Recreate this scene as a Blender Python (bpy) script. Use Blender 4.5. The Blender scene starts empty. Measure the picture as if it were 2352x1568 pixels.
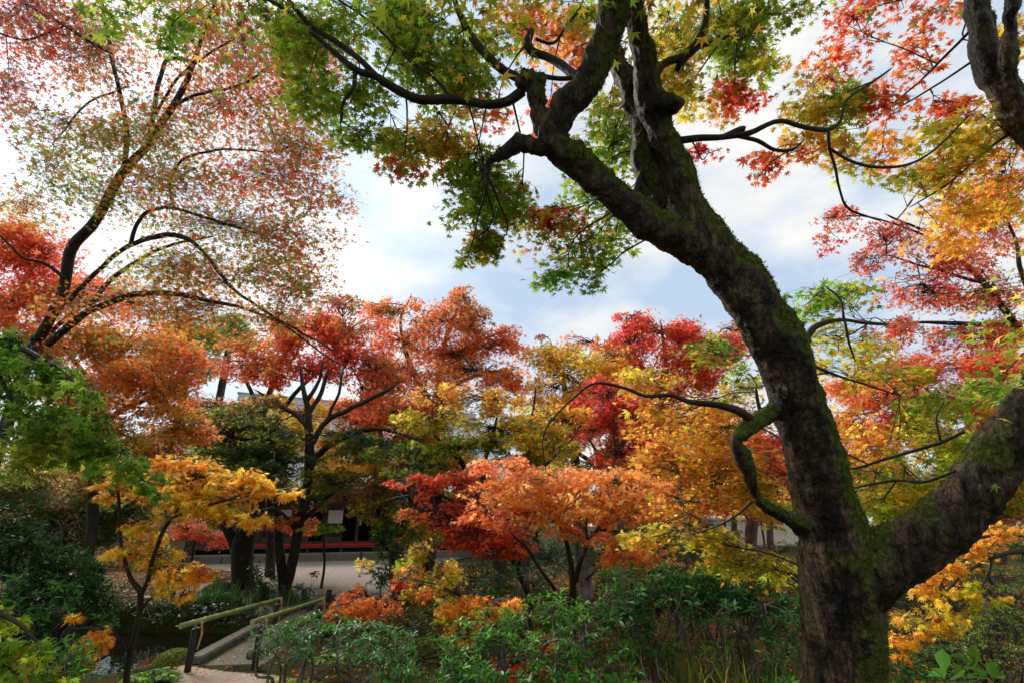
import bpy, math, random
import numpy as np

# ------------------------------------------------------------------ camera, sky, sun, exposure
sc = bpy.context.scene
COL = sc.collection
F = 1176.0                       # focal length in units of a 2352 wide picture (18 mm on 36 mm)
EYE = np.array([0.0, 0.0, 2.2])
PITCH = math.radians(19.7)
FWD = np.array([0, math.cos(PITCH), math.sin(PITCH)])
UPV = np.array([0, -math.sin(PITCH), math.cos(PITCH)])
RGT = np.array([1.0, 0, 0])
cam = bpy.data.cameras.new("camera"); cam.lens = 18; cam.sensor_width = 36
cam.clip_start = 0.05; cam.clip_end = 2000
camo = bpy.data.objects.new("camera", cam); COL.objects.link(camo)
camo.location = EYE; camo.rotation_euler = (math.radians(90) + PITCH, 0, 0)
sc.camera = camo

SUN_EL, SUN_AZ = math.radians(38), math.radians(-48)
SUN_STRENGTH = 3.6
EXPOSURE = 0.22
CLOUD = 8.7
sun = bpy.data.lights.new("sun", 'SUN'); sun.energy = SUN_STRENGTH; sun.angle = math.radians(22)
sun.color = (1.0, 0.95, 0.86)
suno = bpy.data.objects.new("sun", sun); COL.objects.link(suno)
from mathutils import Vector
SUND = Vector((math.sin(SUN_AZ) * math.cos(SUN_EL), math.cos(SUN_AZ) * math.cos(SUN_EL), math.sin(SUN_EL)))
suno.rotation_euler = SUND.to_track_quat('Z', 'Y').to_euler()

world = bpy.data.worlds.new("World"); sc.world = world; world.use_nodes = True
nt = world.node_tree; nt.nodes.clear()
def wn(t, **k):
    n = nt.nodes.new(t)
    for a, b in k.items(): setattr(n, a, b)
    return n
sky = wn('ShaderNodeTexSky', sky_type='NISHITA'); sky.sun_disc = False
sky.sun_elevation = SUN_EL; sky.sun_rotation = SUN_AZ
tc = wn('ShaderNodeTexCoord')
mp = wn('ShaderNodeMapping'); mp.inputs['Scale'].default_value = (1.5, 1.5, 2.8); mp.inputs['Location'].default_value = (0.35, 0.1, 0.0)
nz = wn('ShaderNodeTexNoise'); nz.inputs['Scale'].default_value = 2.3; nz.inputs['Detail'].default_value = 7; nz.inputs['Roughness'].default_value = 0.55
rp = wn('ShaderNodeValToRGB'); rp.color_ramp.elements[0].position = 0.40; rp.color_ramp.elements[1].position = 0.61
nz2 = wn('ShaderNodeTexNoise'); nz2.inputs['Scale'].default_value = 4.0; nz2.inputs['Detail'].default_value = 5
cl = wn('ShaderNodeValToRGB')
cl.color_ramp.elements[0].position = 0.35; cl.color_ramp.elements[0].color = (0.86, 0.885, 0.91, 1)
cl.color_ramp.elements[1].position = 0.62; cl.color_ramp.elements[1].color = (1.0, 0.985, 0.955, 1)
sc_ = wn('ShaderNodeVectorMath', operation='SCALE'); sc_.inputs['Scale'].default_value = CLOUD
pale = wn('ShaderNodeMix', data_type='RGBA'); pale.inputs[0].default_value = 0.78
pale.inputs[7].default_value = (CLOUD * .62, CLOUD * .78, CLOUD * .97, 1)
mx = wn('ShaderNodeMix', data_type='RGBA')
dt = wn('ShaderNodeVectorMath', operation='DOT_PRODUCT'); dt.inputs[1].default_value = SUND
gl = wn('ShaderNodeMapRange'); gl.inputs[1].default_value = 0.75; gl.inputs[2].default_value = 1.0; gl.inputs[3].default_value = 1.0; gl.inputs[4].default_value = 1.4
sg = wn('ShaderNodeVectorMath', operation='SCALE')
bg = wn('ShaderNodeBackground'); bg.inputs['Strength'].default_value = 0.1
ou = wn('ShaderNodeOutputWorld')
L = nt.links.new
L(tc.outputs['Generated'], mp.inputs[0]); L(mp.outputs[0], nz.inputs[0]); L(nz.outputs[0], rp.inputs[0])
L(mp.outputs[0], nz2.inputs[0]); L(nz2.outputs[0], cl.inputs[0]); L(cl.outputs[0], sc_.inputs[0])
L(sky.outputs[0], pale.inputs[6]); L(rp.outputs[0], mx.inputs[0]); L(pale.outputs[2], mx.inputs[6]); L(sc_.outputs[0], mx.inputs[7])
L(tc.outputs['Generated'], dt.inputs[0]); L(dt.outputs['Value'], gl.inputs[0]); L(gl.outputs[0], sg.inputs['Scale'])
L(mx.outputs[2], sg.inputs[0]); L(sg.outputs[0], bg.inputs[0]); L(bg.outputs[0], ou.inputs[0])

sc.view_settings.view_transform = 'Standard'; sc.view_settings.look = 'None'
sc.view_settings.exposure = EXPOSURE; sc.view_settings.gamma = 1
sc.render.engine = 'CYCLES'
cy = sc.cycles
cy.max_bounces = 6; cy.diffuse_bounces = 3; cy.glossy_bounces = 2; cy.transmission_bounces = 3; cy.transparent_max_bounces = 4
cy.use_adaptive_sampling = True; cy.adaptive_threshold = 0.008
cy.caustics_reflective = False; cy.caustics_refractive = False
cy.use_denoising = True; cy.denoising_prefilter = 'ACCURATE'

# ------------------------------------------------------------------ helpers
def P(u, v, d):
    return EYE + d * (FWD + (u - 1176) / F * RGT + (784 - v) / F * UPV)
def G(u, v, z=0.0):
    r = FWD + (u - 1176) / F * RGT + (784 - v) / F * UPV
    return EYE + r * ((z - EYE[2]) / r[2])

def nrm(a):
    return a / np.maximum(np.linalg.norm(a, axis=-1, keepdims=True), 1e-9)

def _hash(ix, iy, iz, s):
    h = (ix * 73856093) ^ (iy * 19349663) ^ (iz * 83492791) ^ (s * 2654435)
    h = (h ^ (h >> 13)) * 1274126177 & 0x7fffffff
    h = (h ^ (h >> 11)) * 668265263 & 0x7fffffff
    return (h & 0xffffff) / float(0xffffff)
def vnoise(p, s=1):
    p = np.asarray(p, float); i = np.floor(p).astype(np.int64); f = p - i; w = f * f * (3 - 2 * f)
    r = 0
    for a in (0, 1):
        for b in (0, 1):
            for c in (0, 1):
                h = _hash(i[..., 0] + a, i[..., 1] + b, i[..., 2] + c, s)
                r = r + h * (w[..., 0] if a else 1 - w[..., 0]) * (w[..., 1] if b else 1 - w[..., 1]) * (w[..., 2] if c else 1 - w[..., 2])
    return r
def fbm(p, s=1, o=4):
    r = 0; a = 0.5; p = np.asarray(p, float)
    for k in range(o):
        r = r + a * vnoise(p, s + k); p = p * 2.03; a *= 0.5
    return r

def raw_mesh(name, v, loops, starts, mat=None, col=None, smooth=False):
    me = bpy.data.meshes.new(name)
    v = np.asarray(v, np.float32); loops = np.asarray(loops, np.int32); starts = np.asarray(starts, np.int32)
    me.vertices.add(len(v)); me.vertices.foreach_set("co", v.ravel())
    me.loops.add(len(loops)); me.loops.foreach_set("vertex_index", loops)
    me.polygons.add(len(starts)); me.polygons.foreach_set("loop_start", starts)
    me.update(calc_edges=True)
    if not smooth: me.polygons.foreach_set("use_smooth", np.zeros(len(starts), bool))
    else: me.polygons.foreach_set("use_smooth", np.ones(len(starts), bool))
    if col is not None:
        at = me.color_attributes.new("leaf_colour", 'FLOAT_COLOR', 'POINT')
        at.data.foreach_set("color", np.asarray(col, np.float32).ravel())
    if mat: me.materials.append(mat)
    return me

def link(name, me, parent=None):
    o = bpy.data.objects.new(name, me); COL.objects.link(o)
    if parent is not None:
        o.parent = parent
        o.matrix_parent_inverse = parent.matrix_world.inverted() if False else __import__('mathutils').Matrix.Translation(-Vector(parent.location))
    return o
def tag(o, label, cat, group=None, kind=None):
    if label: o['label'] = label
    if cat: o['category'] = cat
    if group: o['group'] = group
    if kind: o['kind'] = kind
    return o
def thing(name, label, cat, loc, group=None):
    o = bpy.data.objects.new(name, None); COL.objects.link(o)
    o.location = tuple(float(c) for c in loc); o.empty_display_size = 0.2
    return tag(o, label, cat, group)

class MB:
    """collects quads/tris of boxes, tubes, discs for one mesh"""
    def __init__(self): self.v = []; self.f = []; self.n = 0
    def add(self, v, f):
        v = np.asarray(v, float); self.v.append(v)
        self.f += [tuple(int(i) + self.n for i in q) for q in f]; self.n += len(v)
    def box(self, c, s, X=(1, 0, 0), Y=(0, 1, 0), Z=(0, 0, 1), bev=0.0):
        c = np.asarray(c, float); X, Y, Z = (np.asarray(a, float) for a in (X, Y, Z))
        b = min(bev, min(s) * .3)
        if b <= 0:
            v = [c + X * s[0] * i / 2 + Y * s[1] * j / 2 + Z * s[2] * k / 2 for i in (-1, 1) for j in (-1, 1) for k in (-1, 1)]
            self.add(v, [(0, 1, 3, 2), (4, 6, 7, 5), (0, 4, 5, 1), (2, 3, 7, 6), (0, 2, 6, 4), (1, 5, 7, 3)])
        else:
            hx, hy, hz = s[0] / 2, s[1] / 2, s[2] / 2
            rings = []
            for (z, q) in ((-hz, b), (-hz + b, 0), (hz - b, 0), (hz, b)):
                x, y = hx - q, hy - q; e = b if q == 0 else b * .3
                rings.append([(-x + e, -y, z), (x - e, -y, z), (x, -y + e, z), (x, y - e, z), (x - e, y, z), (-x + e, y, z), (-x, y - e, z), (-x, -y + e, z)])
            v = [c + X * p[0] + Y * p[1] + Z * p[2] for r in rings for p in r]
            f = [tuple(range(7, -1, -1)), tuple(range(24, 32))]
            for r in range(3):
                for k in range(8):
                    a, b2 = r * 8 + k, r * 8 + (k + 1) % 8
                    f.append((a, b2, b2 + 8, a + 8))
            self.add(v, f)
    def tube(self, pts, rad, sides=8, cap=True):
        pts = np.asarray(pts, float); rad = np.asarray(rad, float) * np.ones(len(pts))
        t = nrm(np.gradient(pts, axis=0))
        ref = np.array([0, 0, 1.0]) if abs(t[0][2]) < .9 else np.array([1.0, 0, 0])
        n = np.cross(t[0], ref); n /= np.linalg.norm(n)
        ang = np.arange(sides) * 2 * np.pi / sides
        V = []
        for i in range(len(pts)):
            n = n - t[i] * np.dot(n, t[i]); n /= max(np.linalg.norm(n), 1e-9)
            b = np.cross(t[i], n)
            V.append(pts[i] + rad[i] * (np.cos(ang)[:, None] * n + np.sin(ang)[:, None] * b))
        f = []
        for i in range(len(pts) - 1):
            for k in range(sides):
                a, b2 = i * sides + k, i * sides + (k + 1) % sides
                f.append((a, b2, b2 + sides, a + sides))
        if cap:
            f.append(tuple(range(sides - 1, -1, -1))); f.append(tuple(range((len(pts) - 1) * sides, len(pts) * sides)))
        self.add(np.concatenate(V), f)
    def mesh(self, name, mat, smooth=False):
        loops = [i for q in self.f for i in q]
        st = np.cumsum([0] + [len(q) for q in self.f[:-1]])
        return raw_mesh(name, np.concatenate(self.v), loops, st, mat, None, smooth)
    def build(self, name, mat, parent=None, smooth=False):
        return link(name, self.mesh(name, mat, smooth), parent)

def spline(pts, step=0.06, wob=0.0, rng=None):
    """Catmull-Rom through rows [x y z r]"""
    p = np.asarray(pts, float)
    if len(p) == 2: p = np.array([p[0], (p[0] + p[1]) / 2, p[1]])
    q = np.vstack([2 * p[0] - p[1], p, 2 * p[-1] - p[-2]])
    out = []
    for i in range(1, len(q) - 2):
        n = max(2, int(np.linalg.norm(q[i + 1][:3] - q[i][:3]) / step))
        t = np.linspace(0, 1, n, endpoint=False)[:, None]
        a, b, c, d = q[i - 1], q[i], q[i + 1], q[i + 2]
        out.append(.5 * (2 * b + (c - a) * t + (2 * a - 5 * b + 4 * c - d) * t * t + (3 * b - a - 3 * c + d) * t ** 3))
    out.append(p[-1][None]); o = np.concatenate(out)
    o[:, 3] = np.maximum(o[:, 3], p[:, 3].min())
    if wob > 0:
        s = rng.integers(0, 9999)
        for k in range(3):
            e = np.minimum(1, np.arange(len(o)) / 4.0)
            o[:, k] += wob * (fbm(o[:, :3] * 3.0 / 1.0, s + 11 * k, 3) - .44) * 2 * e
    return o
def limb(uvdr):
    """rows (u, v, depth, half width in picture units) -> rows xyz r (a round limb seen off the lens axis looks wider, so it is thinner)"""
    a = np.asarray(uvdr, float); t = np.gradient(a[:, :2], axis=0); rr = (a[:, :2] - [1176, 784]) / F
    q = np.linalg.norm(rr, axis=1); st2 = 1 + q * q
    cs = ((t * rr).sum(1) / np.maximum(np.linalg.norm(t, axis=1) * q, 1e-6)) ** 2
    k = np.sqrt(st2 * (1 - cs) + cs)
    return np.array([list(P(u, v, d)) + [r * d / F / kk] for (u, v, d, r), kk in zip(uvdr, k)])
def taper(q):
    """let a limb run out to a thin tip"""
    e = q[-1].copy(); dr = (q[-1] - q[-2])[:3]; l = np.linalg.norm(dr); L = min(l * .5, e[3] * 9)
    m = e.copy(); m[:3] += dr / l * L * .5 + np.array([0, 0, .06 * L]); m[3] *= .55
    e[:3] += dr / l * L + np.array([0, 0, .02 * L]); e[3] *= .15
    return np.vstack([q, m, e])

# ------------------------------------------------------------------ materials
def srgb(h):
    c = np.array([int(h[i:i + 2], 16) for i in (0, 2, 4)]) / 255.0
    return np.where(c <= .04045, c / 12.92, ((c + .055) / 1.055) ** 2.4)
def newmat(name):
    m = bpy.data.materials.new(name); m.use_nodes = True; t = m.node_tree; t.nodes.clear()
    return m, t, (lambda ty, **k: _nn(t, ty, k))
def _nn(t, ty, k):
    n = t.nodes.new(ty)
    for a, b in k.items(): setattr(n, a, b)
    return n
def leaf_material(name, trans=0.5, rough=0.45, spec=0.35, tgain=1.25):
    m, t, N = newmat(name)
    at = N('ShaderNodeAttribute', attribute_name='leaf_colour')
    pr = N('ShaderNodeBsdfPrincipled'); pr.inputs['Roughness'].default_value = rough; pr.inputs['Specular IOR Level'].default_value = spec
    tr = N('ShaderNodeBsdfTranslucent')
    hs = N('ShaderNodeHueSaturation'); hs.inputs['Saturation'].default_value = .94; hs.inputs['Value'].default_value = tgain
    mx = N('ShaderNodeMixShader'); mx.inputs[0].default_value = trans
    o = N('ShaderNodeOutputMaterial')
    l = t.links.new
    l(at.outputs['Color'], pr.inputs['Base Color']); l(at.outputs['Color'], hs.inputs['Color']); l(hs.outputs[0], tr.inputs['Color'])
    l(pr.outputs[0], mx.inputs[1]); l(tr.outputs[0], mx.inputs[2]); l(mx.outputs[0], o.inputs[0])
    return m
def noise_mat(name, cols, scale=8, rough=0.7, spec=0.3, bump=0.3, dist=0.02, stretch=(1, 1, 1), detail=6, bscale=None, r2=None):
    """cols: list of (pos, linear rgb)"""
    m, t, N = newmat(name); l = t.links.new
    g = N('ShaderNodeTexCoord'); mp = N('ShaderNodeMapping'); mp.inputs['Scale'].default_value = stretch
    n = N('ShaderNodeTexNoise'); n.inputs['Scale'].default_value = scale; n.inputs['Detail'].default_value = detail; n.inputs['Roughness'].default_value = .62
    r = N('ShaderNodeValToRGB'); e = r.color_ramp.elements
    while len(e) < len(cols): e.new(0.5)
    for k, (p, c) in enumerate(cols): e[k].position = p; e[k].color = tuple(c) + (1,)
    pr = N('ShaderNodeBsdfPrincipled'); pr.inputs['Roughness'].default_value = rough; pr.inputs['Specular IOR Level'].default_value = spec
    b = N('ShaderNodeBump'); b.inputs['Strength'].default_value = bump; b.inputs['Distance'].default_value = dist
    n2 = N('ShaderNodeTexNoise'); n2.inputs['Scale'].default_value = bscale or scale * 3; n2.inputs['Detail'].default_value = 5
    o = N('ShaderNodeOutputMaterial')
    l(g.outputs['Object'], mp.inputs[0]); l(mp.outputs[0], n.inputs[0]); l(mp.outputs[0], n2.inputs[0]); l(n.outputs[0], r.inputs[0])
    l(r.outputs[0], pr.inputs['Base Color']); l(n2.outputs[0], b.inputs['Height']); l(b.outputs[0], pr.inputs['Normal']); l(pr.outputs[0], o.inputs[0])
    if r2:
        mr = N('ShaderNodeMapRange'); mr.inputs[1].default_value = .35; mr.inputs[2].default_value = .65; mr.inputs[3].default_value = rough; mr.inputs[4].default_value = r2
        l(n2.outputs[0], mr.inputs[0]); l(mr.outputs[0], pr.inputs['Roughness'])
    return m
M = {}
M['maple'] = leaf_material('maple_leaf', .6, .45, .3, 1.5)
M['gloss'] = leaf_material('evergreen_leaf', .3, .36, .20, 1.3)
M['moss_blade'] = leaf_material('moss_blade', .3, .8, .1, 1.0)
M['bark'] = noise_mat('dark_bark', [(.3, (.008, .006, .004)), (.5, (.030, .021, .014)), (.62, (.036, .033, .012)), (.75, (.11, .085, .06))], 9, .62, .35, .9, .02, (1, 1, .35), 7)
M['pale_bark'] = noise_mat('pale_bark', [(.3, (.06, .05, .04)), (.5, (.16, .13, .10)), (.7, (.27, .23, .19))], 9, .7, .3, .8, .02, (1, 1, .35), 7)
M['twig'] = noise_mat('twig_bark', [(.3, (.012, .009, .007)), (.7, (.05, .036, .028))], 20, .6, .3, .2, .005)
M['soil'] = noise_mat('forest_floor', [(.30, (.008, .007, .004)), (.42, (.022, .028, .007)), (.52, (.045, .048, .010)), (.62, (.075, .036, .012)), (.75, (.02, .013, .007))], 1.6, .95, .04, .8, .06, (1, 1, 1), 9, 22)
M['gravel'] = noise_mat('gravel', [(.28, (.10, .085, .065)), (.5, (.26, .225, .18)), (.72, (.42, .37, .30))], 55, .85, .2, 1.0, .012, (1, 1, 1), 3, 70)
M['gravel_wet'] = noise_mat('gravel_path', [(.28, (.14, .11, .08)), (.5, (.36, .30, .22)), (.72, (.55, .48, .38))], 60, .85, .2, 1.0, .012, (1, 1, 1), 3, 80)
M['stone'] = noise_mat('weathered_stone', [(.3, (.05, .045, .03)), (.48, (.15, .13, .10)), (.6, (.11, .12, .05)), (.75, (.27, .25, .20))], 7, .85, .25, .7, .015, (1, 1, 1), 8)
M['pale_stone'] = noise_mat('pale_stone', [(.3, (.14, .12, .08)), (.5, (.32, .28, .20)), (.75, (.45, .41, .32))], 4, .85, .25, .5, .01, (1, 1, 1), 8)
M['bamboo'] = noise_mat('green_bamboo', [(.3, (.10, .16, .03)), (.5, (.19, .25, .055)), (.72, (.30, .33, .10))], 5, .38, .5, .1, .003, (1, 1, 1), 5)
M['bamboo_cut'] = noise_mat('cut_bamboo', [(.3, (.35, .25, .10)), (.7, (.55, .42, .22))], 30, .6)
M['charred'] = noise_mat('charred_wood', [(.3, (.008, .007, .006)), (.7, (.035, .03, .026))], 12, .6, .4, .6, .01, (1, 1, .2))
M['cord'] = noise_mat('straw_cord', [(.3, (.40, .25, .10)), (.7, (.62, .44, .22))], 60, .7)
M['rope'] = noise_mat('dark_rope', [(.3, (.03, .024, .018)), (.7, (.08, .065, .05))], 80, .8)
M['wood'] = noise_mat('old_wood', [(.3, (.035, .020, .013)), (.5, (.085, .052, .033)), (.72, (.15, .10, .07))], 4, .7, .25, .4, .008, (.6, 6, 6), 6)
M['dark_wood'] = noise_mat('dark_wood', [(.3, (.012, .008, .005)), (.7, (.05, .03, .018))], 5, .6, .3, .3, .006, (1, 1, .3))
M['board'] = noise_mat('grey_board', [(.3, (.07, .05, .04)), (.7, (.16, .12, .095))], 4, .75, .2, .4, .006, (.5, .5, 8))
M['paper'] = noise_mat('shoji_paper', [(.3, (.62, .60, .55)), (.7, (.75, .73, .68))], 3, .8, .1, .05)
M['pane'] = noise_mat('dark_glass', [(.3, (.010, .010, .011)), (.7, (.022, .022, .02))], 3, .08, .5, .02)
M['carpet'] = noise_mat('red_felt', [(.3, (.40, .010, .012)), (.7, (.55, .018, .022))], 14, .9, .1, .2)
M['tile'] = noise_mat('roof_tile', [(.3, (.38, .385, .39)), (.5, (.50, .505, .51)), (.72, (.60, .605, .61))], 3, .42, .45, .1, .004, (1, 1, 1), 8)  # greys lightened to put the sky's reflection into the base colour
M['plaster'] = noise_mat('cream_plaster', [(.3, (.55, .47, .36)), (.7, (.70, .62, .50))], 1.2, .9, .1, .1)
M['fence'] = noise_mat('bamboo_fence', [(.3, (.10, .07, .045)), (.7, (.27, .20, .13))], 5, .8, .2, .3, .006, (8, 8, .4))
M['cloth'] = noise_mat('dark_coat', [(.3, (.012, .011, .013)), (.7, (.03, .028, .03))], 10, .8)
M['skin'] = noise_mat('skin', [(.3, (.42, .25, .17)), (.7, (.50, .31, .22))], 10, .6)
M['hair'] = noise_mat('black_hair', [(.3, (.006, .005, .005)), (.7, (.015, .012, .01))], 30, .5)

def mossy_bark():
    m, t, N = newmat('mossy_maple_bark'); l = t.links.new
    g = N('ShaderNodeTexCoord')
    at = N('ShaderNodeAttribute', attribute_name='moss')
    def mapping(s):
        p = N('ShaderNodeMapping'); p.inputs['Scale'].default_value = s; l(g.outputs['Object'], p.inputs[0]); return p
    def noise(p, s, d=8, r=.62):
        n = N('ShaderNodeTexNoise'); n.inputs['Scale'].default_value = s; n.inputs['Detail'].default_value = d; n.inputs['Roughness'].default_value = r
        l(p.outputs[0], n.inputs[0]); return n
    ms = mapping((1, 1, .30)); mu = mapping((1, 1, 1)); mf = mapping((1, 1, .16))
    a = noise(ms, 7); r = N('ShaderNodeValToRGB'); e = r.color_ramp.elements
    for k in range(3): e.new(.5)
    for k, (p, c) in enumerate([(.34, (.006, .0045, .003)), (.44, (.030, .019, .010)), (.51, (.065, .041, .021)), (.58, (.13, .088, .047)), (.70, (.22, .165, .10))]):
        e[k].position = p; e[k].color = c + (1,)
    fine = noise(mf, 42, 6); fr = N('ShaderNodeValToRGB'); fr.color_ramp.elements[0].position = .32; fr.color_ramp.elements[0].color = (.25, .24, .22, 1); fr.color_ramp.elements[1].position = .62; fr.color_ramp.elements[1].color = (1.15, 1.1, 1.05, 1)
    ml = N('ShaderNodeMix', data_type='RGBA', blend_type='MULTIPLY'); ml.inputs[0].default_value = .85
    l(a.outputs[0], r.inputs[0]); l(fine.outputs[0], fr.inputs[0]); l(r.outputs[0], ml.inputs[6]); l(fr.outputs[0], ml.inputs[7])
    vf = noise(mu, 130, 4); vr = N('ShaderNodeValToRGB'); vr.color_ramp.elements[0].position = .36; vr.color_ramp.elements[0].color = (.35, .34, .32, 1); vr.color_ramp.elements[1].position = .6; vr.color_ramp.elements[1].color = (1.2, 1.2, 1.2, 1); l(vf.outputs[0], vr.inputs[0])
    wob_ = N('ShaderNodeVectorMath', operation='MULTIPLY_ADD'); wob_.inputs[1].default_value = (.12, .12, .12); l(a.outputs['Color'], wob_.inputs[0]); l(ms.outputs[0], wob_.inputs[2])
    vo = N('ShaderNodeTexVoronoi', feature='DISTANCE_TO_EDGE'); vo.inputs['Scale'].default_value = 16; l(wob_.outputs[0], vo.inputs['Vector'])
    vk = N('ShaderNodeMapRange'); vk.inputs[1].default_value = 0; vk.inputs[2].default_value = .07; vk.inputs[3].default_value = .55; vk.inputs[4].default_value = 1; l(vo.outputs['Distance'], vk.inputs[0])
    m2 = N('ShaderNodeMix', data_type='RGBA', blend_type='MULTIPLY'); m2.inputs[0].default_value = .8; l(ml.outputs[2], m2.inputs[6]); l(vr.outputs[0], m2.inputs[7])
    m3 = N('ShaderNodeVectorMath', operation='SCALE'); l(m2.outputs[2], m3.inputs[0]); l(vk.outputs[0], m3.inputs['Scale'])
    mn = noise(mu, 28, 7); mr = N('ShaderNodeValToRGB'); e = mr.color_ramp.elements; e.new(.5)
    for k, (p, c) in enumerate([(.3, (.016, .022, .003)), (.5, (.065, .085, .009)), (.70, (.16, .18, .024))]): e[k].position = p; e[k].color = c + (1,)
    l(mn.outputs[0], mr.inputs[0])
    ad = N('ShaderNodeMath', operation='ADD'); l(at.outputs['Fac'], ad.inputs[0])
    sb = N('ShaderNodeMath', operation='MULTIPLY_ADD'); sb.inputs[1].default_value = .9; sb.inputs[2].default_value = -.45
    l(mn.outputs[0], sb.inputs[0]); l(sb.outputs[0], ad.inputs[1])
    st = N('ShaderNodeMapRange'); st.inputs[1].default_value = .38; st.inputs[2].default_value = .58; l(ad.outputs[0], st.inputs[0])
    mx = N('ShaderNodeMix', data_type='RGBA'); l(st.outputs[0], mx.inputs[0]); l(m3.outputs[0], mx.inputs[6]); l(mr.outputs[0], mx.inputs[7])
    pr = N('ShaderNodeBsdfPrincipled'); pr.inputs['Specular IOR Level'].default_value = .28
    ro = N('ShaderNodeMapRange'); ro.inputs[3].default_value = .42; ro.inputs[4].default_value = .95; l(st.outputs[0], ro.inputs[0]); l(ro.outputs[0], pr.inputs['Roughness'])
    hb = N('ShaderNodeMath', operation='ADD'); l(fine.outputs[0], hb.inputs[0]); l(a.outputs[0], hb.inputs[1])
    hx = N('ShaderNodeMath', operation='ADD'); l(hb.outputs[0], hx.inputs[0]); l(mn.outputs[0], hx.inputs[1])
    b = N('ShaderNodeBump'); b.inputs['Strength'].default_value = .9; b.inputs['Distance'].default_value = .022; hk = N('ShaderNodeMath', operation='ADD'); l(hx.outputs[0], hk.inputs[0]); l(vk.outputs[0], hk.inputs[1]); l(hk.outputs[0], b.inputs['Height'])
    o = N('ShaderNodeOutputMaterial')
    l(mx.outputs[2], pr.inputs['Base Color']); l(b.outputs[0], pr.inputs['Normal']); l(pr.outputs[0], o.inputs[0])
    return m
M['mossy'] = mossy_bark()
def water_mat():
    m, t, N = newmat('pond_water'); l = t.links.new
    g = N('ShaderNodeTexCoord'); n = N('ShaderNodeTexNoise'); n.inputs['Scale'].default_value = 4; n.inputs['Detail'].default_value = 3
    b = N('ShaderNodeBump'); b.inputs['Strength'].default_value = .12; b.inputs['Distance'].default_value = .03
    p = N('ShaderNodeBsdfPrincipled'); p.inputs['Base Color'].default_value = (.010, .012, .007, 1); p.inputs['Roughness'].default_value = .03; p.inputs['Specular IOR Level'].default_value = .6
    o = N('ShaderNodeOutputMaterial')
    l(g.outputs['Object'], n.inputs[0]); l(n.outputs[0], b.inputs['Height']); l(b.outputs[0], p.inputs['Normal']); l(p.outputs[0], o.inputs[0])
    return m
M['water'] = water_mat()

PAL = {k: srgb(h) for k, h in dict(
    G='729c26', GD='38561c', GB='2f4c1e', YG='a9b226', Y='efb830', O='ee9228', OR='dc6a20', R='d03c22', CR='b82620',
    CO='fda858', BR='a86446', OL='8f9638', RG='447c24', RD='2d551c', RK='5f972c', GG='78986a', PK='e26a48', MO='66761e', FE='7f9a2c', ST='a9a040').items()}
def parse_pal(s):
    ks, ws = [], []
    for t in s.split():
        k = t.rstrip('0123456789.'); ks.append(k); ws.append(float(t[len(k):] or 1))
    return np.array([PAL[k] for k in ks]), np.array(ws) / sum(ws)

# ------------------------------------------------------------------ leaves
def _fan(angs, lens, sin_r, base_r=.3):
    pts = [(0, 0)]; k = len(angs); ring = []
    for i, (a, q) in enumerate(zip(angs, lens)):
        if i > 0:
            m = (angs[i - 1] + a) / 2; ring.append((sin_r * math.sin(m), sin_r * math.cos(m)))
        ring.append((q * math.sin(a), q * math.cos(a)))
    a0 = angs[0] - .35; a1 = angs[-1] + .35
    ring = [(.16 * math.sin(a0), .16 * math.cos(a0))] + ring + [(.16 * math.sin(a1), .16 * math.cos(a1))]
    v = np.array(pts + ring); f = [(0, i + 1, i + 2) for i in range(len(ring) - 1)]
    return v, f
def leaf_template(kind):
    d = math.radians
    if kind == 'm7': v, f = _fan([d(a) for a in (-128, -82, -40, 0, 40, 82, 128)], (.40, .72, .92, 1, .92, .72, .40), .36)
    elif kind == 'm5': v, f = _fan([d(a) for a in (-105, -50, 0, 50, 105)], (.6, .92, 1, .92, .6), .33)
    elif kind == 't3':
        v = []; f = []
        for a in (-75, 0, 75):
            a = d(a); b = len(v); v += [(.22 * math.sin(a - 1.3), .22 * math.cos(a - 1.3)), (.22 * math.sin(a + 1.3), .22 * math.cos(a + 1.3)), (math.sin(a), math.cos(a))]; f.append((b, b + 1, b + 2))
        v = np.array(v)
    elif kind == 'el':       # elliptic leaf folded at the midrib
        v = np.array([(0, 0), (-.13, .25), (.13, .25), (0, .3), (-.16, .6), (.16, .6), (0, .62), (0, 1.0)])
        f = [(0, 3, 1), (0, 2, 3), (1, 3, 6, 4), (3, 2, 5, 6), (4, 6, 7), (6, 5, 7)]
        v3 = np.c_[v[:, 0], v[:, 1], np.abs(v[:, 0]) * .35 - .22 * v[:, 1] ** 2]
        return v3, f, 1.0
    elif kind == 'rd':       # small round leaf
        v = np.array([(0, 0), (-.28, .4), (.28, .4), (0, 1.0)]); f = [(0, 2, 1), (1, 2, 3)]
    elif kind == 'pad':      # big paddle leaf
        v = np.array([(0, 0), (-.08, .2), (.08, .2), (-.25, .55), (.25, .55), (0, .5), (-.24, .8), (.24, .8), (0, .82), (0, 1.0)])
        f = [(0, 5, 1), (0, 2, 5), (1, 5, 3), (5, 2, 4), (3, 5, 8, 6), (5, 4, 7, 8), (6, 8, 9), (8, 7, 9)]
        v3 = np.c_[v[:, 0], v[:, 1], np.abs(v[:, 0]) * .4 - .25 * v[:, 1] ** 2]
        return v3, f, 1.0
    v3 = np.c_[v[:, 0], v[:, 1], -.22 * (v ** 2).sum(1)]
    return v3, f, .58
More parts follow.
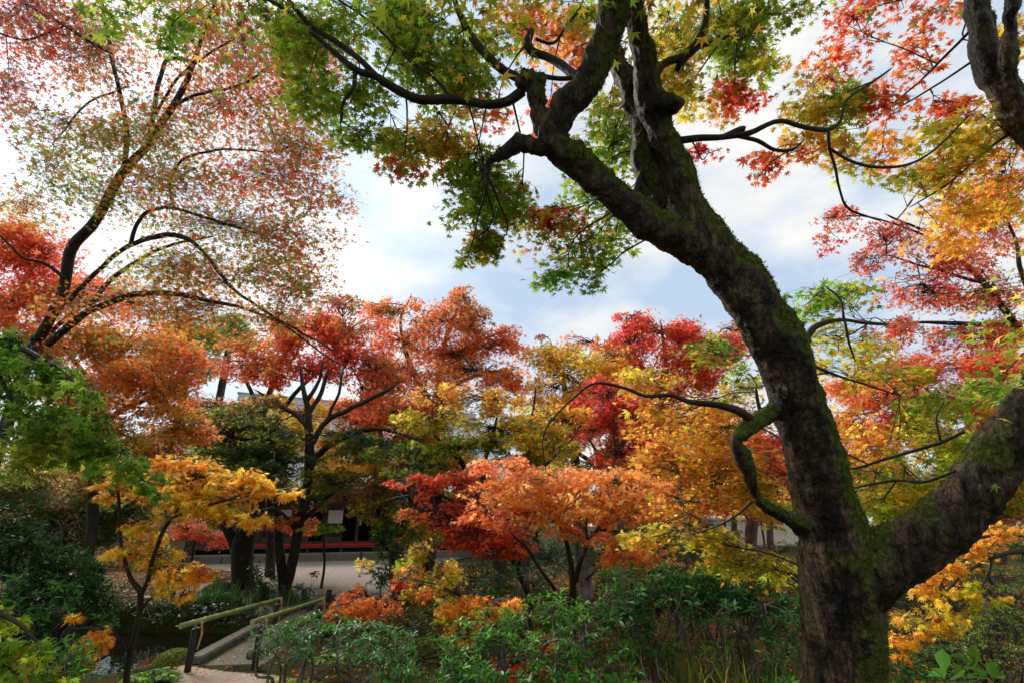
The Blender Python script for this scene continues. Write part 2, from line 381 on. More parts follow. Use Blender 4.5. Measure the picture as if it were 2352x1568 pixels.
class Leaves:
    def __init__(self): self.d = []
    def add(self, pos, dirv, nor, size, col): self.d.append((pos, dirv, nor, size, col))
    def count(self): return sum(len(x[0]) for x in self.d)
    def build(self, name, kind, mat, parent=None):
        pos, dv, no, sz, col = (np.concatenate([x[i] for x in self.d]) for i in range(5))
        v, f, k = leaf_template(kind)
        no = nrm(no); dv = nrm(dv - no * (dv * no).sum(1, keepdims=True)); sd = np.cross(dv, no)
        s = (sz * k)[:, None, None]; n, nv = len(pos), len(v)
        curl = np.random.default_rng(n).uniform(-.4, 2.4, n)[:, None, None]
        V = pos[:, None, :] + s * (v[None, :, 0:1] * sd[:, None, :] + v[None, :, 1:2] * dv[:, None, :] + v[None, :, 2:3] * curl * no[:, None, :])
        loops = np.concatenate([np.array(q) for q in f]); st = np.cumsum([0] + [len(q) for q in f[:-1]])
        off = (np.arange(n) * nv)[:, None]
        LL = (loops[None] + off).ravel(); SS = (st[None] + (np.arange(n) * len(loops))[:, None]).ravel()
        C = np.repeat(np.c_[col, np.ones(n)], nv, axis=0)
        return link(name, raw_mesh(name, V.reshape(-1, 3), LL, SS, mat, C), parent)

AREA = {'m7': .21, 'm5': .20, 't3': .13, 'el': .16, 'rd': .2, 'pad': .3}
def leaf_colours(n, sidx, ns, pal, rng, mixw=.6, pos=None, drift=1.0):
    cs, ws = parse_pal(pal)
    sk = rng.choice(len(cs), ns, p=ws)
    lk = np.where(rng.random(n) < mixw, sk[sidx], rng.choice(len(cs), n, p=ws))
    l2 = rng.choice(len(cs), n, p=ws)
    t = (rng.random(n) * .45)[:, None]
    c = cs[lk] * (1 - t) + cs[l2] * t
    if pos is not None:      # neighbouring sprays turn together: greener, golden or redder patches through a crown
        f = (vnoise(pos * .9, 91) - .5) * 2; g = np.clip(np.abs(f) - .15, 0, 1)[:, None] * .55 * drift
        c = c * (1 - g) + np.where((f > 0)[:, None], PAL['YG'] * .9, PAL['OR']) * g
    c = c * np.exp(rng.normal(-.03, .30, n))[:, None] * np.exp(rng.normal(0, .09, (n, 3))) * np.exp(rng.normal(0, .16, ns))[sidx][:, None]
    return np.clip(c, .002, .92)

def pad_leaves(pads, size, kind, rng, skel, LV, TW, flat=.22, tilt=.5, droop=.35, dens=1.0, fine=False, tw_r=.004, gap=.40, spr=.42, drift=1.0):
    """pads (u, v, ru, rv, depth, depth spread, cover, palette): sprays of leaves on twigs inside each pad"""
    for (u, v, ru, rv, d, dd, cov, pal) in pads:
        w = d / F
        lp = size / w
        n = int(1.9 * dens * cov * math.pi * ru * rv / (AREA[kind] * lp * lp))
        if n < 1: continue
        R = spr * math.sqrt(ru * rv) * w
        ns = int(np.clip(n / 22, 6, 70))
        # spray centres
        k = ns * 4
        a = rng.random(k) * 2 * np.pi; q = np.sqrt(rng.random(k)) * .86
        cu = u + ru * q * np.cos(a); cv = v + rv * q * np.sin(a); cd = d + rng.normal(0, dd * .55, k)
        C = EYE + cd[:, None] * (FWD + ((cu - 1176) / F)[:, None] * RGT + ((784 - cv) / F)[:, None] * UPV)
        msk = vnoise(C / (R * 1.5 + .02), 77)
        order = np.argsort(-(msk + rng.random(k) * .35)); C = C[order[:ns]]
        # branch to the pad and twigs to each spray
        if skel is not None and TW is not None:
            c0 = P(u, v, d)
            i = int(np.argmin(np.linalg.norm(skel[:, :3] - c0, axis=1) + rng.random(len(skel)) * .15 * d * .2))
            s0 = skel[i, :3]; L0 = np.linalg.norm(c0 - s0)
            r0 = min(max(tw_r * 1.6, tw_r + .006 * L0), max(skel[i, 3] * .7, tw_r))
            mid = (s0 + c0) / 2 + rng.normal(0, .09, 3) * L0 + np.array([0, 0, .06 * L0])
            br = spline(np.array([list(s0) + [r0], list(mid) + [r0 * .75], list(c0) + [r0 * .45]]), max(.05, L0 / 8), L0 * .06, rng)
            TW.tube(br[:, :3], br[:, 3], 5, False)
            for c in C:
                j = int(np.argmin(np.linalg.norm(br[:, :3] - c, axis=1)))
                j = max(0, j - rng.integers(0, 3))
                s1 = br[j, :3]; l1 = np.linalg.norm(c - s1)
                if l1 < 1e-3: continue
                m1 = (s1 + c) / 2 + rng.normal(0, .08, 3) * l1 + np.array([0, 0, .08 * l1])
                m2 = s1 * .25 + c * .75 + rng.normal(0, .05, 3) * l1 + np.array([0, 0, .05 * l1])
                TW.tube(np.array([s1, m1, m2, c]), np.array([tw_r, tw_r * .8, tw_r * .6, tw_r * .35]), 4 if fine else 3, False)
                if fine:
                    for e in range(3):
                        o = rng.normal(0, 1, 3) * np.array([1, 1, .25]) * R * .7 + np.array([0, 0, -.1 * R])
                        TW.tube(np.array([m2, (m2 + c + o) / 2 + np.array([0, 0, .03]), c + o]), np.array([tw_r * .5, tw_r * .4, tw_r * .25]), 3, False)
        si = rng.integers(0, ns, int(n * 1.5))
        m = len(si)
        up = nrm(np.array([0, 0, 1.0]) + rng.normal(0, .22, (ns, 3)))
        a = rng.random(m) * 2 * np.pi; rr = np.sqrt(rng.random(m)) * R * np.exp(rng.normal(0, .15, ns))[si]
        ex = nrm(np.cross(up, np.array([0.3, 1.0, 0.1]))); ey = np.cross(up, ex)
        rad = np.cos(a)[:, None] * ex[si] + np.sin(a)[:, None] * ey[si]
        pos = C[si] + rad * rr[:, None] + up[si] * (rng.normal(0, flat, m) * R)[:, None] - np.array([0, 0, 1.0]) * (droop * rr * rr / R)[:, None]
        keep = vnoise(pos / (size * 4.5), 5) > gap - .12 * rng.random(m)
        idx = np.nonzero(keep)[0]
        if len(idx) > n: idx = idx[:n]
        pos = pos[idx]; si = si[idx]; rad = rad[idx]; m = len(idx)
        no = nrm(up[si] + rng.normal(0, tilt, (m, 3)))
        dv = rad + rng.normal(0, .5, (m, 3)) + np.array([0, 0, -1.0]) * (droop + .3 * rng.random(m))[:, None]
        sz = size * np.exp(rng.normal(0, .27, m))
        LV.add(pos, dv, no, sz, leaf_colours(m, si, ns, pal, rng, pos=pos, drift=drift))

def sides_for(r): return 7 if r < .02 else 9 if r < .05 else 12
SEED = [100]
def ground_z(x, y):
    x = np.asarray(x, float); y = np.asarray(y, float)
    def ss(a, b, t):
        t = np.clip((t - a) / (b - a), 0, 1); return t * t * (3 - 2 * t)
    z = .50 * ss(8.6, 4.6, y) + .12 * ss(-3.4, -.5, x) * ss(4, 8, y) + .35 * ss(4, 14, x) * ss(10, 26, y)
    q = np.minimum(((x + 9.6) / 5.6) ** 2 + ((y - 13.1) / 3.1) ** 2, ((x + 10.2) / 4.4) ** 2 + ((y - 11.6) / 3.6) ** 2)
    z = z - 1.25 * ss(1.15, .75, q)
    bank = ss(-10, -16, x) * ss(30, 18, y) * ss(16.5, 18, y)
    z = z + .12 * bank
    rough = ss(-3.2, -2, x) + ss(-7, -9, x) * ss(19, 17, y)
    z = z + (fbm(np.stack([x * .9, y * .9, 0 * x], -1), 3, 4) - .47) * .22 * np.clip(rough, 0, 1)
    return z

def maple(name, label, limbs, pads, leaf=.08, kind='m5', bark='bark', cat='tree', group=None, ground=None, mat='maple', wob=.02, thin=1.0, tw=None, **kw):
    """a tree as thing > trunk, limb..., twigs, crown. limbs: first is the trunk, bottom up"""
    SEED[0] += 1; rng = np.random.default_rng(SEED[0])
    L0 = limb(limbs[0]); b = L0[0].copy()
    if ground is None:
        gz = float(ground_z(b[0], b[1]))
        if gz < -.55 and b[1] < 12: gz = -.5
    else: gz = ground
    root = thing(name, label, cat, (b[0], b[1], gz), group)
    skel = []
    for k, lb in enumerate(limbs):
        q = limb(lb); q[:, 3] *= thin
        if k == 0:
            if q[0][2] > gz + .02:
                h = q[0][2] - gz
                q = np.vstack([[q[0][0] - .02 * h, q[0][1], gz - .12, q[0][3] * 1.45], [q[0][0], q[0][1], gz + min(.25, h * .5), q[0][3] * 1.1], q])
            else: q[0][2] = min(q[0][2], gz - .05)
        if q[-1][3] > .002: q = taper(q)
        s = spline(q, max(.04, q[:, 3].max() * .7), wob * (1 if k else .6), rng); skel.append(s)
        mb = MB(); mb.tube(s[:, :3], s[:, 3] * (1 + .18 * (fbm(s[:, :3] * 6, 31, 2) - .37)), sides_for(q[:, 3].max()))
        mb.build('trunk' if k == 0 else 'limb', M[bark], root, True)
    SK = np.concatenate(skel)
    d0 = pads[0][4]
    LV, TW = Leaves(), MB()
    pad_leaves(pads, leaf, kind, rng, SK, LV, TW, tw_r=tw or max(.0024, .0009 * d0), **kw)
    if TW.n: TW.build('twigs', M['twig'], root)
    LV.build('crown', kind, M[mat], root)
    return root, LV.count()

# ------------------------------------------------------------------ ground, pond, gravel
def axis(a, b, fine, c0, c1, grow=1.16):
    x = list(np.arange(c0, c1 + 1e-6, fine)); s = fine
    while x[-1] < b: s *= grow; x.append(x[-1] + s)
    s = fine
    while x[0] > a: s *= grow; x.insert(0, x[0] - s)
    return np.array(x)
def grid_mesh(name, X, Y, zf, mat, keep=None):
    gx, gy = np.meshgrid(X, Y); z = zf(gx, gy)
    v = np.stack([gx, gy, z], -1).reshape(-1, 3); nx = len(X)
    i, j = np.meshgrid(np.arange(len(X) - 1), np.arange(len(Y) - 1)); i = i.ravel(); j = j.ravel()
    q = np.stack([j * nx + i, j * nx + i + 1, (j + 1) * nx + i + 1, (j + 1) * nx + i], -1)
    if keep is not None: q = q[keep(v[q].mean(1))]
    used, inv = np.unique(q, return_inverse=True)
    return link(name, raw_mesh(name, v[used], inv.ravel(), np.arange(len(q)) * 4, mat, None, True))
tag(grid_mesh('ground', axis(-700, 700, .16, -16, 8), axis(-60, 900, .16, 3.5, 24), ground_z, M['soil']), None, None, None, 'structure')
def poly_keep(poly):
    poly = np.array(poly)
    def k(c):
        x, y = c[:, 0] + .25 * (vnoise(c * 1.1, 8) - .5), c[:, 1] + .25 * (vnoise(c * 1.1, 9) - .5); ins = np.zeros(len(c), bool)
        for a in range(len(poly)):
            x1, y1 = poly[a]; x2, y2 = poly[a - 1]
            cr = ((y1 > y) != (y2 > y)) & (x < (x2 - x1) * (y - y1) / (y2 - y1 + 1e-9) + x1); ins ^= cr
        return ins
    return k
COURT = [(-6.9, 15.6), (-4.2, 15.2), (-3.9, 18), (-4.8, 24), (-5.2, 30), (-3, 42), (-14, 37), (-20, 33.4), (-17.5, 31), (-12.6, 27), (-11.8, 23.2), (-13.6, 20.8), (-16.5, 19.2), (-13.5, 17.9), (-9.2, 18.4)]
tag(grid_mesh('gravel_court', np.arange(-26, -2, .13), np.arange(14.6, 43, .13), lambda x, y: ground_z(x, y) * .5 + .012 + .012 * vnoise(np.stack([x * 7, y * 7, 0 * x], -1), 4), M['gravel'], poly_keep(COURT)), None, None, None, 'structure')
PATH = [(-5.5, 9.8), (-3.4, 9.1), (-2.9, 6.5), (-2.6, 4), (-3.4, 4.6), (-4.3, 7.0), (-5.05, 8.9)]
tag(grid_mesh('gravel_path', np.arange(-7, -2, .06), np.arange(4, 10.2, .06), lambda x, y: ground_z(x, y) + .012 + .010 * vnoise(np.stack([x * 14, y * 14, 0 * x], -1), 4), M['gravel_wet'], poly_keep(PATH)), None, None, None, 'structure')
wa = MB(); wa.box((-9.8, 12.2, -.62), (11.8, 9.2, .02)); tag(wa.build('pond_water', M['water']), None, None, None, 'structure')

# ------------------------------------------------------------------ stone bridge with bamboo rails
def unit(a): return a / np.linalg.norm(a)
Lb = G(455, 1503, 0); Lf = np.array([-6.22, 15.0, 0]); BD = unit(Lf - Lb); BX = np.array([BD[1], -BD[0], 0])
Rb = G(590, 1422, .68) * np.array([1, 1, 0]); Rf = G(729, 1419, 0)
t = thing('stone_bridge', 'low stone slab bridge with kerb stones over the dark pond', 'bridge', (Lb + Rb) / 2)
W = float(np.dot(Rb - Lb, BX)); mid0 = Lb + BX * W / 2
def bridge_pt(s, x, z): return mid0 + BD * s + BX * x + np.array([0, 0, z])
mb = MB(); mb.box(bridge_pt(2.3, .05, -.07), (W + .35, 6.3, .16), BX, BD, bev=.02); mb.build('slab', M['stone'], t)
mb = MB(); mb.box(bridge_pt(2.5, -W / 2 + .28, .07), (.20, 6.6, .14), BX, BD, bev=.03); mb.build('kerb_stone', M['stone'], t)
mb = MB(); mb.box(bridge_pt(2.6, W / 2 - .12, .07), (.20, 6.2, .14), BX, BD, bev=.03); mb.build('kerb_stone', M['stone'], t)
for s in (.2, 4.6):
    mb = MB(); mb.box(bridge_pt(s, 0.05, -.70), (W + .1, .45, 1.08), BX, BD, bev=.03); mb.build('pier', M['stone'], t)
def rail(a, b, label):
    d = b - a; Lh = np.linalg.norm(d); n = int(Lh / .30)
    t = thing('bamboo_rail', label, 'handrail', a, 'bamboo rails of the bridge')
    pts, rad = [], []
    for k in range(n + 1):
        for (o, g) in ((-.012, 1.0), (0, 1.12), (.012, 1.0), (.15, .985)):
            f = (k * .30 + o) / Lh
            if 0 <= f <= 1: pts.append(a + d * f); rad.append(.041 * g * (1 - .18 * f))
    pts.append(b); rad.append(.033)
    mb = MB(); mb.tube(pts, rad, 14); mb.build('culm', M['bamboo'], t, True)
    for e, dr in ((a, -1), (b, 1)):
        mb = MB(); u = unit(d) * dr; r = .040 if dr < 0 else .033
        mb.tube([e + u * .0015, e + u * .004], [r, r * .98], 14); mb.build('cut_end', M['bamboo_cut'], t)
    return t
La, Le = G(415, 1437, .72), G(646, 1373, .74)
Ra, Re = G(580, 1428, .72), G(745, 1374, .74)
rail(La, Le, 'long green bamboo handrail on the pond side of the bridge')
rail(Ra, Re, 'green bamboo handrail on the bridge side behind the evergreen shrub')
def bridge_post(base, top, label, tie_axis):
    t = thing('rail_post', label, 'post', base, 'charred posts carrying the bamboo rails')
    mb = MB(); mb.tube([base + [0, 0, -.9], base + [0, 0, top - .06], base + [0, 0, top - .045]], [.052, .049, .043], 12); mb.build('shaft', M['charred'], t, True)
    mb = MB(); c = base + np.array([0, 0, top + .005]); a = unit(np.cross(tie_axis, [0, 0, 1])); th = np.linspace(0, 2 * np.pi, 15)
    for o in (-.018, 0, .018):
        mb.tube([c + tie_axis * (.07 + o) + a * .058 * math.cos(x) + np.array([0, 0, .058 * math.sin(x)]) for x in th], .010, 5)
    mb.tube([c + tie_axis * .07 + a * .062, c + tie_axis * .08 + a * .07 + np.array([0, 0, -.16]), c + tie_axis * .05 + a * .066 + np.array([0, 0, -.36])], [.013, .012, .009], 5)
    mb.tube([c + tie_axis * .07 + a * .06, c + tie_axis * .10 + a * .075 + np.array([0, 0, -.14]), c + tie_axis * .065 + a * .062 + np.array([0, 0, -.33])], [.011, .010, .008], 5)
    mb.build('cord_tie', M['cord'], t)
def along(a, b, q): return (a + (b - a) * q)
ud = unit((Le - La) * [1, 1, 0]); ue = unit((Re - Ra) * [1, 1, 0])
for (a, b, q, u, lb) in ((La, Le, .12, ud, 'black post at the near end of the pond side bamboo rail'), (La, Le, .95, ud, 'black post at the far end of the pond side bamboo rail'),
                         (Ra, Re, .10, ue, 'black post with cord tie behind the silvery evergreen shrub'), (Ra, Re, .93, ue, 'black post at the far end of the shorter bamboo rail')):
    p = along(a, b, q); bridge_post(p * [1, 1, 0], p[2] - .05, lb, u)

# rope posts round the gravel court
def rope_post(b, h, label, r=.05):
    mb = MB(); mb.tube([b + [0, 0, -.25], b + [0, 0, h - .015], b + [0, 0, h]], [r, r * .97, r * .8], 10)
    t = link('rope_post', mb.mesh('rope_post', M['charred'], True)); tag(t, label, 'post', 'short charred posts round the gravel court'); return b + np.array([0, 0, h * .8])
p1 = G(752, 1394); p2 = G(763, 1399); p3 = G(711, 1413); p4 = G(696, 1379)
a1 = rope_post(p1, .46, 'tall thin black post beyond the bridge end', .075); a2 = rope_post(p2, .38, 'black post just right of the tall thin one beyond the bridge', .075)
a3 = rope_post(p3, .38, 'stubby black post left of the rail end by the moss', .075); a4 = rope_post(p4, .34, 'black post in the leafy sprig beside the forked trunk', .08)
p5, p6, p7 = G(828, 1288), G(834, 1304), G(851, 1313)
a5 = rope_post(p5, .62, 'farthest black post holding a bamboo bar near the stone platform', .085); a6 = rope_post(p6, .66, 'middle black post by the yellow plant on the gravel', .085); a7 = rope_post(p7, .52, 'black post right of the yellow plant on the gravel', .09)
p8 = G(395, 1375); p9 = G(592, 1388); p10 = G(645, 1384)
a8 = rope_post(p8, .42, 'black post seen through the fork of the small yellow maple', .08); a9 = rope_post(p9, .5, 'black post right beside the thick mossy trunk', .08); a10 = rope_post(p10, .5, 'black post behind the forked slender trunk', .08)
def sag(a, b, s, name, label, r=.012):
    q = np.linspace(0, 1, 12)[:, None]; pt = a + (b - a) * q - np.array([0, 0, 1]) * s * 4 * q * (1 - q)
    mb = MB(); mb.tube(pt, r, 6); tag(link(name, mb.mesh(name, M['rope'], True)), label, 'rope', 'ropes between the black posts')
sag(a4, a1, .10, 'rope', 'thin dark rope sagging to the tall thin black post')
sag(a8, G(250, 1372, .35), .08, 'rope', 'thin rope crossing the gravel behind the small yellow maple')
sag(a8, a9, .15, 'rope', 'rope running behind the thick mossy trunk')
mb = MB(); mb.tube([G(818, 1262, .52), G(885, 1258, .56)], .05, 10); tag(link('bamboo_bar', mb.mesh('bamboo_bar', M['bamboo'], True)), 'short bamboo bar across the farthest black post', 'bamboo bar')

# ------------------------------------------------------------------ temple hall
HA = math.radians(25); HX = np.array([math.cos(HA), math.sin(HA), 0]); HY = np.array([-math.sin(HA), math.cos(HA), 0]); HZ = np.array([0, 0, 1.0])
H0 = G(600, 1250, 1.0) * np.array([1, 1, 0])
def hp(s, d, z): return H0 + HX * s + HY * d + HZ * z
t = thing('temple_hall', 'wooden temple hall with veranda and grey tiled roof behind the trees', 'building', hp(2, 6, 0))
def part(name, mat, boxes, parent=t, bev=0.0):
    mb = MB()
    for (s0, s1, d0, d1, z0, z1) in boxes: mb.box(hp((s0 + s1) / 2, (d0 + d1) / 2, (z0 + z1) / 2), (s1 - s0, d1 - d0, z1 - z0), HX, HY, HZ, bev)
    return mb.build(name, M[mat], parent)
part('veranda_floor', 'wood', [(-7, 17, .06, 1.9, .93, 1.0)])
part('veranda_beam', 'wood', [(-7, 17, -.04, .10, .74, .94)], bev=.01)
for s in np.arange(-6, 17, 2.2): part('veranda_strut', 'wood', [(s, s + .16, .12, .28, .38, .74)])
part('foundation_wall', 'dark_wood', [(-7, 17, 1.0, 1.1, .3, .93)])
for s in (-6.8, -4.6, -2.45, -.3, 1.85, 4.0, 6.3, 8.5, 10.7, 13, 15.3): part('post', 'wood', [(s - .11, s + .11, 1.88, 2.10, 1.0, 4.5)], bev=.015)
part('head_beam', 'wood', [(-7, 17, 1.84, 2.14, 3.3, 3.55)]); part('sill_beam', 'wood', [(-7, 17, 1.86, 2.12, 1.0, 1.12)])
part('upper_wall', 'board', [(-7, 17, 1.96, 2.04, 3.55, 4.6)])
for k in range(11):   # horizontal weather boards at the left bays
    part('wall_board', 'board', [(-6.7, -.45, 1.94 + .006 * (k % 2), 2.0, 1.12 + k * .2, 1.31 + k * .2)])
def shoji(s0, s1, label=None):
    f = part('shoji_panel', 'wood', [(s0, s0 + .06, 1.90, 1.97, 1.12, 3.3), (s1 - .06, s1, 1.90, 1.97, 1.12, 3.3), (s0 + .06, s1 - .06, 1.91, 1.96, 1.12, 1.42), (s0 + .06, s1 - .06, 1.91, 1.96, 2.28, 2.34), (s0 + .06, s1 - .06, 1.91, 1.96, 3.24, 3.3)])
    part('paper', 'paper', [(s0 + .06, s1 - .06, 1.925, 1.94, 2.34, 3.24)], f); part('dark_pane', 'pane', [(s0 + .06, s1 - .06, 1.925, 1.94, 1.42, 2.28)], f)
for (a, b) in ((-.15, .9), (.9, 1.75), (4.1, 5.25), (1.98, 3.0), (8.6, 9.6), (10.85, 12)): shoji(a, b)
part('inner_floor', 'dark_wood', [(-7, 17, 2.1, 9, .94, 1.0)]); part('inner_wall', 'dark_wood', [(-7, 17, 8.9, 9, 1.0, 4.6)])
part('side_wall', 'board', [(-7.1, -7, 1.9, 10, .4, 4.6)]); part('side_wall', 'board', [(17, 17.1, 1.9, 10, .4, 4.6)])
part('hanging_scroll', 'paper', [(6.55, 6.8, 3.2, 3.22, 2.2, 3.0)])
part('rear_wall', 'board', [(-7, 17, 10, 10.1, .4, 5.0)])
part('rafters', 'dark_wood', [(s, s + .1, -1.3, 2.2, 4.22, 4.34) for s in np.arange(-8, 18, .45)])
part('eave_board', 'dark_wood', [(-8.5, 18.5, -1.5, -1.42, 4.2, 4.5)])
def tiled(name, s0, s1, d0, z0, run, slope, parent, sign=1):
    tw, tl = .30, .27; nc, nr = int((s1 - s0) / tw), int(run / tl); ns = nc * 5 + 1
    ss = s0 + np.arange(ns) * tw / 5; ph = (np.arange(ns) % 5) / 5 * 2 * np.pi
    prof = .045 * np.sin(ph) + .02 * np.sin(2 * ph)
    V = []
    for r in range(nr):
        for (o, h) in ((0, .085), (1, 0.0)):
            q = (r + o) * tl
            base = hp(0, d0 + sign * q * math.cos(slope), z0 + q * math.sin(slope) + h)
            V.append(base + ss[:, None] * HX + prof[:, None] * HZ)
    V = np.concatenate(V); rows = nr * 2
    i, j = np.meshgrid(np.arange(ns - 1), np.arange(rows - 1)); i = i.ravel(); j = j.ravel()
    q = np.stack([j * ns + i, j * ns + i + 1, (j + 1) * ns + i + 1, (j + 1) * ns + i], -1)
    return link(name, raw_mesh(name, V, q.ravel(), np.arange(len(q)) * 4, M['tile'], None, False), parent)
rf = tiled('roof', -3.4, 18.6, -1.6, 4.5, 15.0, math.radians(33), t)
tiled('lower_roof', -8.4, -3.5, -1.4, 4.3, 7.4, math.radians(33), t)
tiled('roof_rear', -3.4, 18.6, -1.6 + 2 * 15 * math.cos(math.radians(33)), 4.5, 15.0, math.radians(33), t, -1)
rz = 4.5 + 15 * math.sin(math.radians(33)); rd = -1.6 + 15 * math.cos(math.radians(33))
part('ridge', 'tile', [(-3.6, 18.8, rd - .35, rd + .35, rz - .1, rz + .2), (-3.6, 18.8, rd - .25, rd + .25, rz + .2, rz + .5), (-3.7, 18.9, rd - .32, rd + .32, rz + .5, rz + .62)], rf, .03)
mb = MB(); mb.add([hp(-2.85, -1.2, 4.45), hp(-2.85, 2 * rd + 1.2, 4.45), hp(-2.85, rd, rz - .3), hp(-2.95, -1.2, 4.45), hp(-2.95, 2 * rd + 1.2, 4.45), hp(-2.95, rd, rz - .3)], [(0, 1, 2), (5, 4, 3), (0, 2, 5, 3), (1, 4, 5, 2), (0, 3, 4, 1)]); mb.build('gable', M['board'], t)
# felt runner on the veranda (lies there, so its own thing)
q = np.linspace(-2.6, 9.5, 120)
mb = MB(); top = [hp(s, .02, 1.012 + .012 * vnoise(np.array([s * 2, 0, 0]), 3)) for s in q]; bk = [hp(s, .75, 1.012) for s in q]; dn = [hp(s, -.075 - .01 * math.sin(s * 5), .90 + .03 * float(vnoise(np.array([s * 1.3, 1, 0]), 4))) for s in q]
n = len(q); mb.add(np.array(bk + top + dn), [(k, k + 1, n + k + 1, n + k) for k in range(n - 1)] + [(n + k, n + k + 1, 2 * n + k + 1, 2 * n + k) for k in range(n - 1)])
tag(mb.build('felt_runner', M['carpet']), 'long bright red felt laid along the veranda edge', 'carpet')
# stone platform
t = thing('stone_platform', 'long low pale stone platform running below the veranda', 'platform', hp(4, -1, 0))
mb = MB(); mb.box(hp(5, .2, .22), (26, 3.4, .44), HX, HY, HZ); mb.build('earth_top', M['pale_stone'], t)
rs = random.Random(4); s = -8.0
while s < 18:
    w = rs.uniform(1.5, 2.6)
    mb = MB(); mb.box(hp(s + w / 2, -1.66 + rs.uniform(-.02, .02), .22 + rs.uniform(-.01, .01)), (w - .03, .36, .52), HX, HY, HZ, .05); mb.build('edge_stone', M['stone'], t); s += w
def boulder(c, s, name, label, mat='pale_stone', cat='stone', seed=1, flat=.7):
    rng = np.random.default_rng(seed); n1, n2 = 14, 10; V = []
    for i in range(n2 + 1):
        ph = np.pi * i / n2
        for j in range(n1):
            th = 2 * np.pi * j / n1; d = np.array([math.cos(th) * math.sin(ph), math.sin(th) * math.sin(ph), math.cos(ph)])
            d = np.sign(d) * np.abs(d) ** flat; k = 1 + .22 * (fbm(d * 1.6 + seed * 7, 5, 3) - .45)
            V.append(d * k)
    V = np.array(V) * np.array(s) / 2; V = V[:, 0:1] * HX + V[:, 1:2] * HY + V[:, 2:3] * HZ + np.asarray(c)
    f = [(i * n1 + j, (i + 1) * n1 + j, (i + 1) * n1 + (j + 1) % n1, i * n1 + (j + 1) % n1) for i in range(n2) for j in range(n1)]
    mb = MB(); mb.add(V, f); return tag(link(name, mb.mesh(name, M[mat], True)), label, cat)
boulder(G(631, 1262, .42) + [0, 0, .08], (2.0, .8, .42), 'step_stone', 'squared pale step stone on the platform below the red felt', seed=2, flat=.45)
boulder(G(812, 1261, .42) + [0, 0, .02], (3.2, 1.2, .42), 'step_stone', 'low rounded step stone at the right end of the platform', seed=3, flat=.8)
boulder(np.array([-6.9, 10.9, -.56]), (.42, .32, .26), 'pond_rock', 'tan rock standing in the pond beside the rail post', 'pale_stone', 'rock', 5, .8)

# bamboo fence at the left, cream wall at the right
def fence(a, b, h, name, label):
    d = b - a; Lh = np.linalg.norm(d); u = unit(d); n = unit(np.cross(u, [0, 0, 1])); t = thing(name, label, 'fence', a)
    mb = MB(); k = 0
    while k * .09 < Lh:
        mb.box(a + u * k * .09 + HZ * h / 2, (.075, .03, h), u, n); k += 1
    mb.build('split_bamboo', M['fence'], t)
    for z in (.25, .55, .98):
        mb = MB(); mb.tube([a + n * .03 + HZ * h * z, b + n * .03 + HZ * h * z], .05, 8); mb.build('rail_bar', M['fence'], t)
    for q in (0, .33, .66, 1):
        mb = MB(); mb.box(a + d * q - n * .06 + HZ * (h / 2 + .03), (.16, .1, h + .12), u, n, bev=.02); mb.build('fence_post', M['dark_wood'], t)
fence(G(190, 1302, 0.1), G(415, 1296, 0.1), 2.5, 'bamboo_fence', 'brown split bamboo fence behind the moss bank at left')
mb = MB(); q = G(210, 1303, .1); mb.box(q + HZ * .75, (.95, .25, 1.6), unit(np.array([1, .2, 0])), unit(np.array([-.2, 1, 0])), bev=.04); tag(link('wood_pillar', mb.mesh('wood_pillar', M['fence'])), 'broad tan wooden pillar in front of the bamboo fence', 'pillar')
wc = P(1755, 1252, 42); wc[2] = .3
t = thing('plaster_wall', 'cream plaster garden wall far behind the trees', 'wall', wc); wx = unit(np.array([1, -.12, 0])); wy = np.array([.12, 1, 0]); wy = unit(wy)
mb = MB(); mb.box(wc + HZ * 1.25, (13, .3, 2.1), wx, wy); mb.build('panel', M['plaster'], t)
mb = MB(); mb.box(wc + HZ * .1, (13, .42, .5), wx, wy); mb.build('base_course', M['stone'], t)
mb = MB(); mb.box(wc + HZ * 2.42, (13, .9, .22), wx, wy, bev=.05); mb.build('coping', M['tile'], t)
for k in range(-2, 3):
    mb = MB(); mb.box(wc + wx * 2.9 * k - wy * .17 + HZ * 1.25, (.14, .06, 2.1), wx, wy); mb.build('timber', M['dark_wood'], t)

# ------------------------------------------------------------------ the great mossy maple
SEED[0] = 500; rng = np.random.default_rng(500)
TRUNK = [(1950, 2060, 3.62, 150), (1940, 1800, 3.62, 108), (1935, 1568, 3.6, 98), (1932, 1420, 3.6, 95), (1922, 1280, 3.6, 86), (1893, 1150, 3.6, 70), (1868, 1050, 3.58, 67), (1838, 950, 3.56, 66), (1814, 880, 3.55, 67),
         (1790, 800, 3.53, 74), (1752, 730, 3.5, 72), (1702, 650, 3.5, 72), (1640, 585, 3.5, 67), (1595, 520, 3.52, 60), (1562, 430, 3.56, 51), (1537, 360, 3.6, 42), (1512, 290, 3.6, 37), (1490, 220, 3.6, 37), (1476, 130, 3.6, 30), (1462, 50, 3.6, 28), (1450, -60, 3.6, 27), (1445, -300, 3.7, 24)]
LFORK = [(1640, 600, 3.5, 50), (1555, 550, 3.45, 50), (1480, 510, 3.42, 47), (1400, 440, 3.38, 43), (1325, 375, 3.34, 43), (1268, 325, 3.3, 43), (1290, 262, 3.28, 46), (1342, 200, 3.28, 44), (1380, 120, 3.28, 43), (1402, 50, 3.28, 43), (1415, -60, 3.28, 43), (1430, -320, 3.2, 36)]
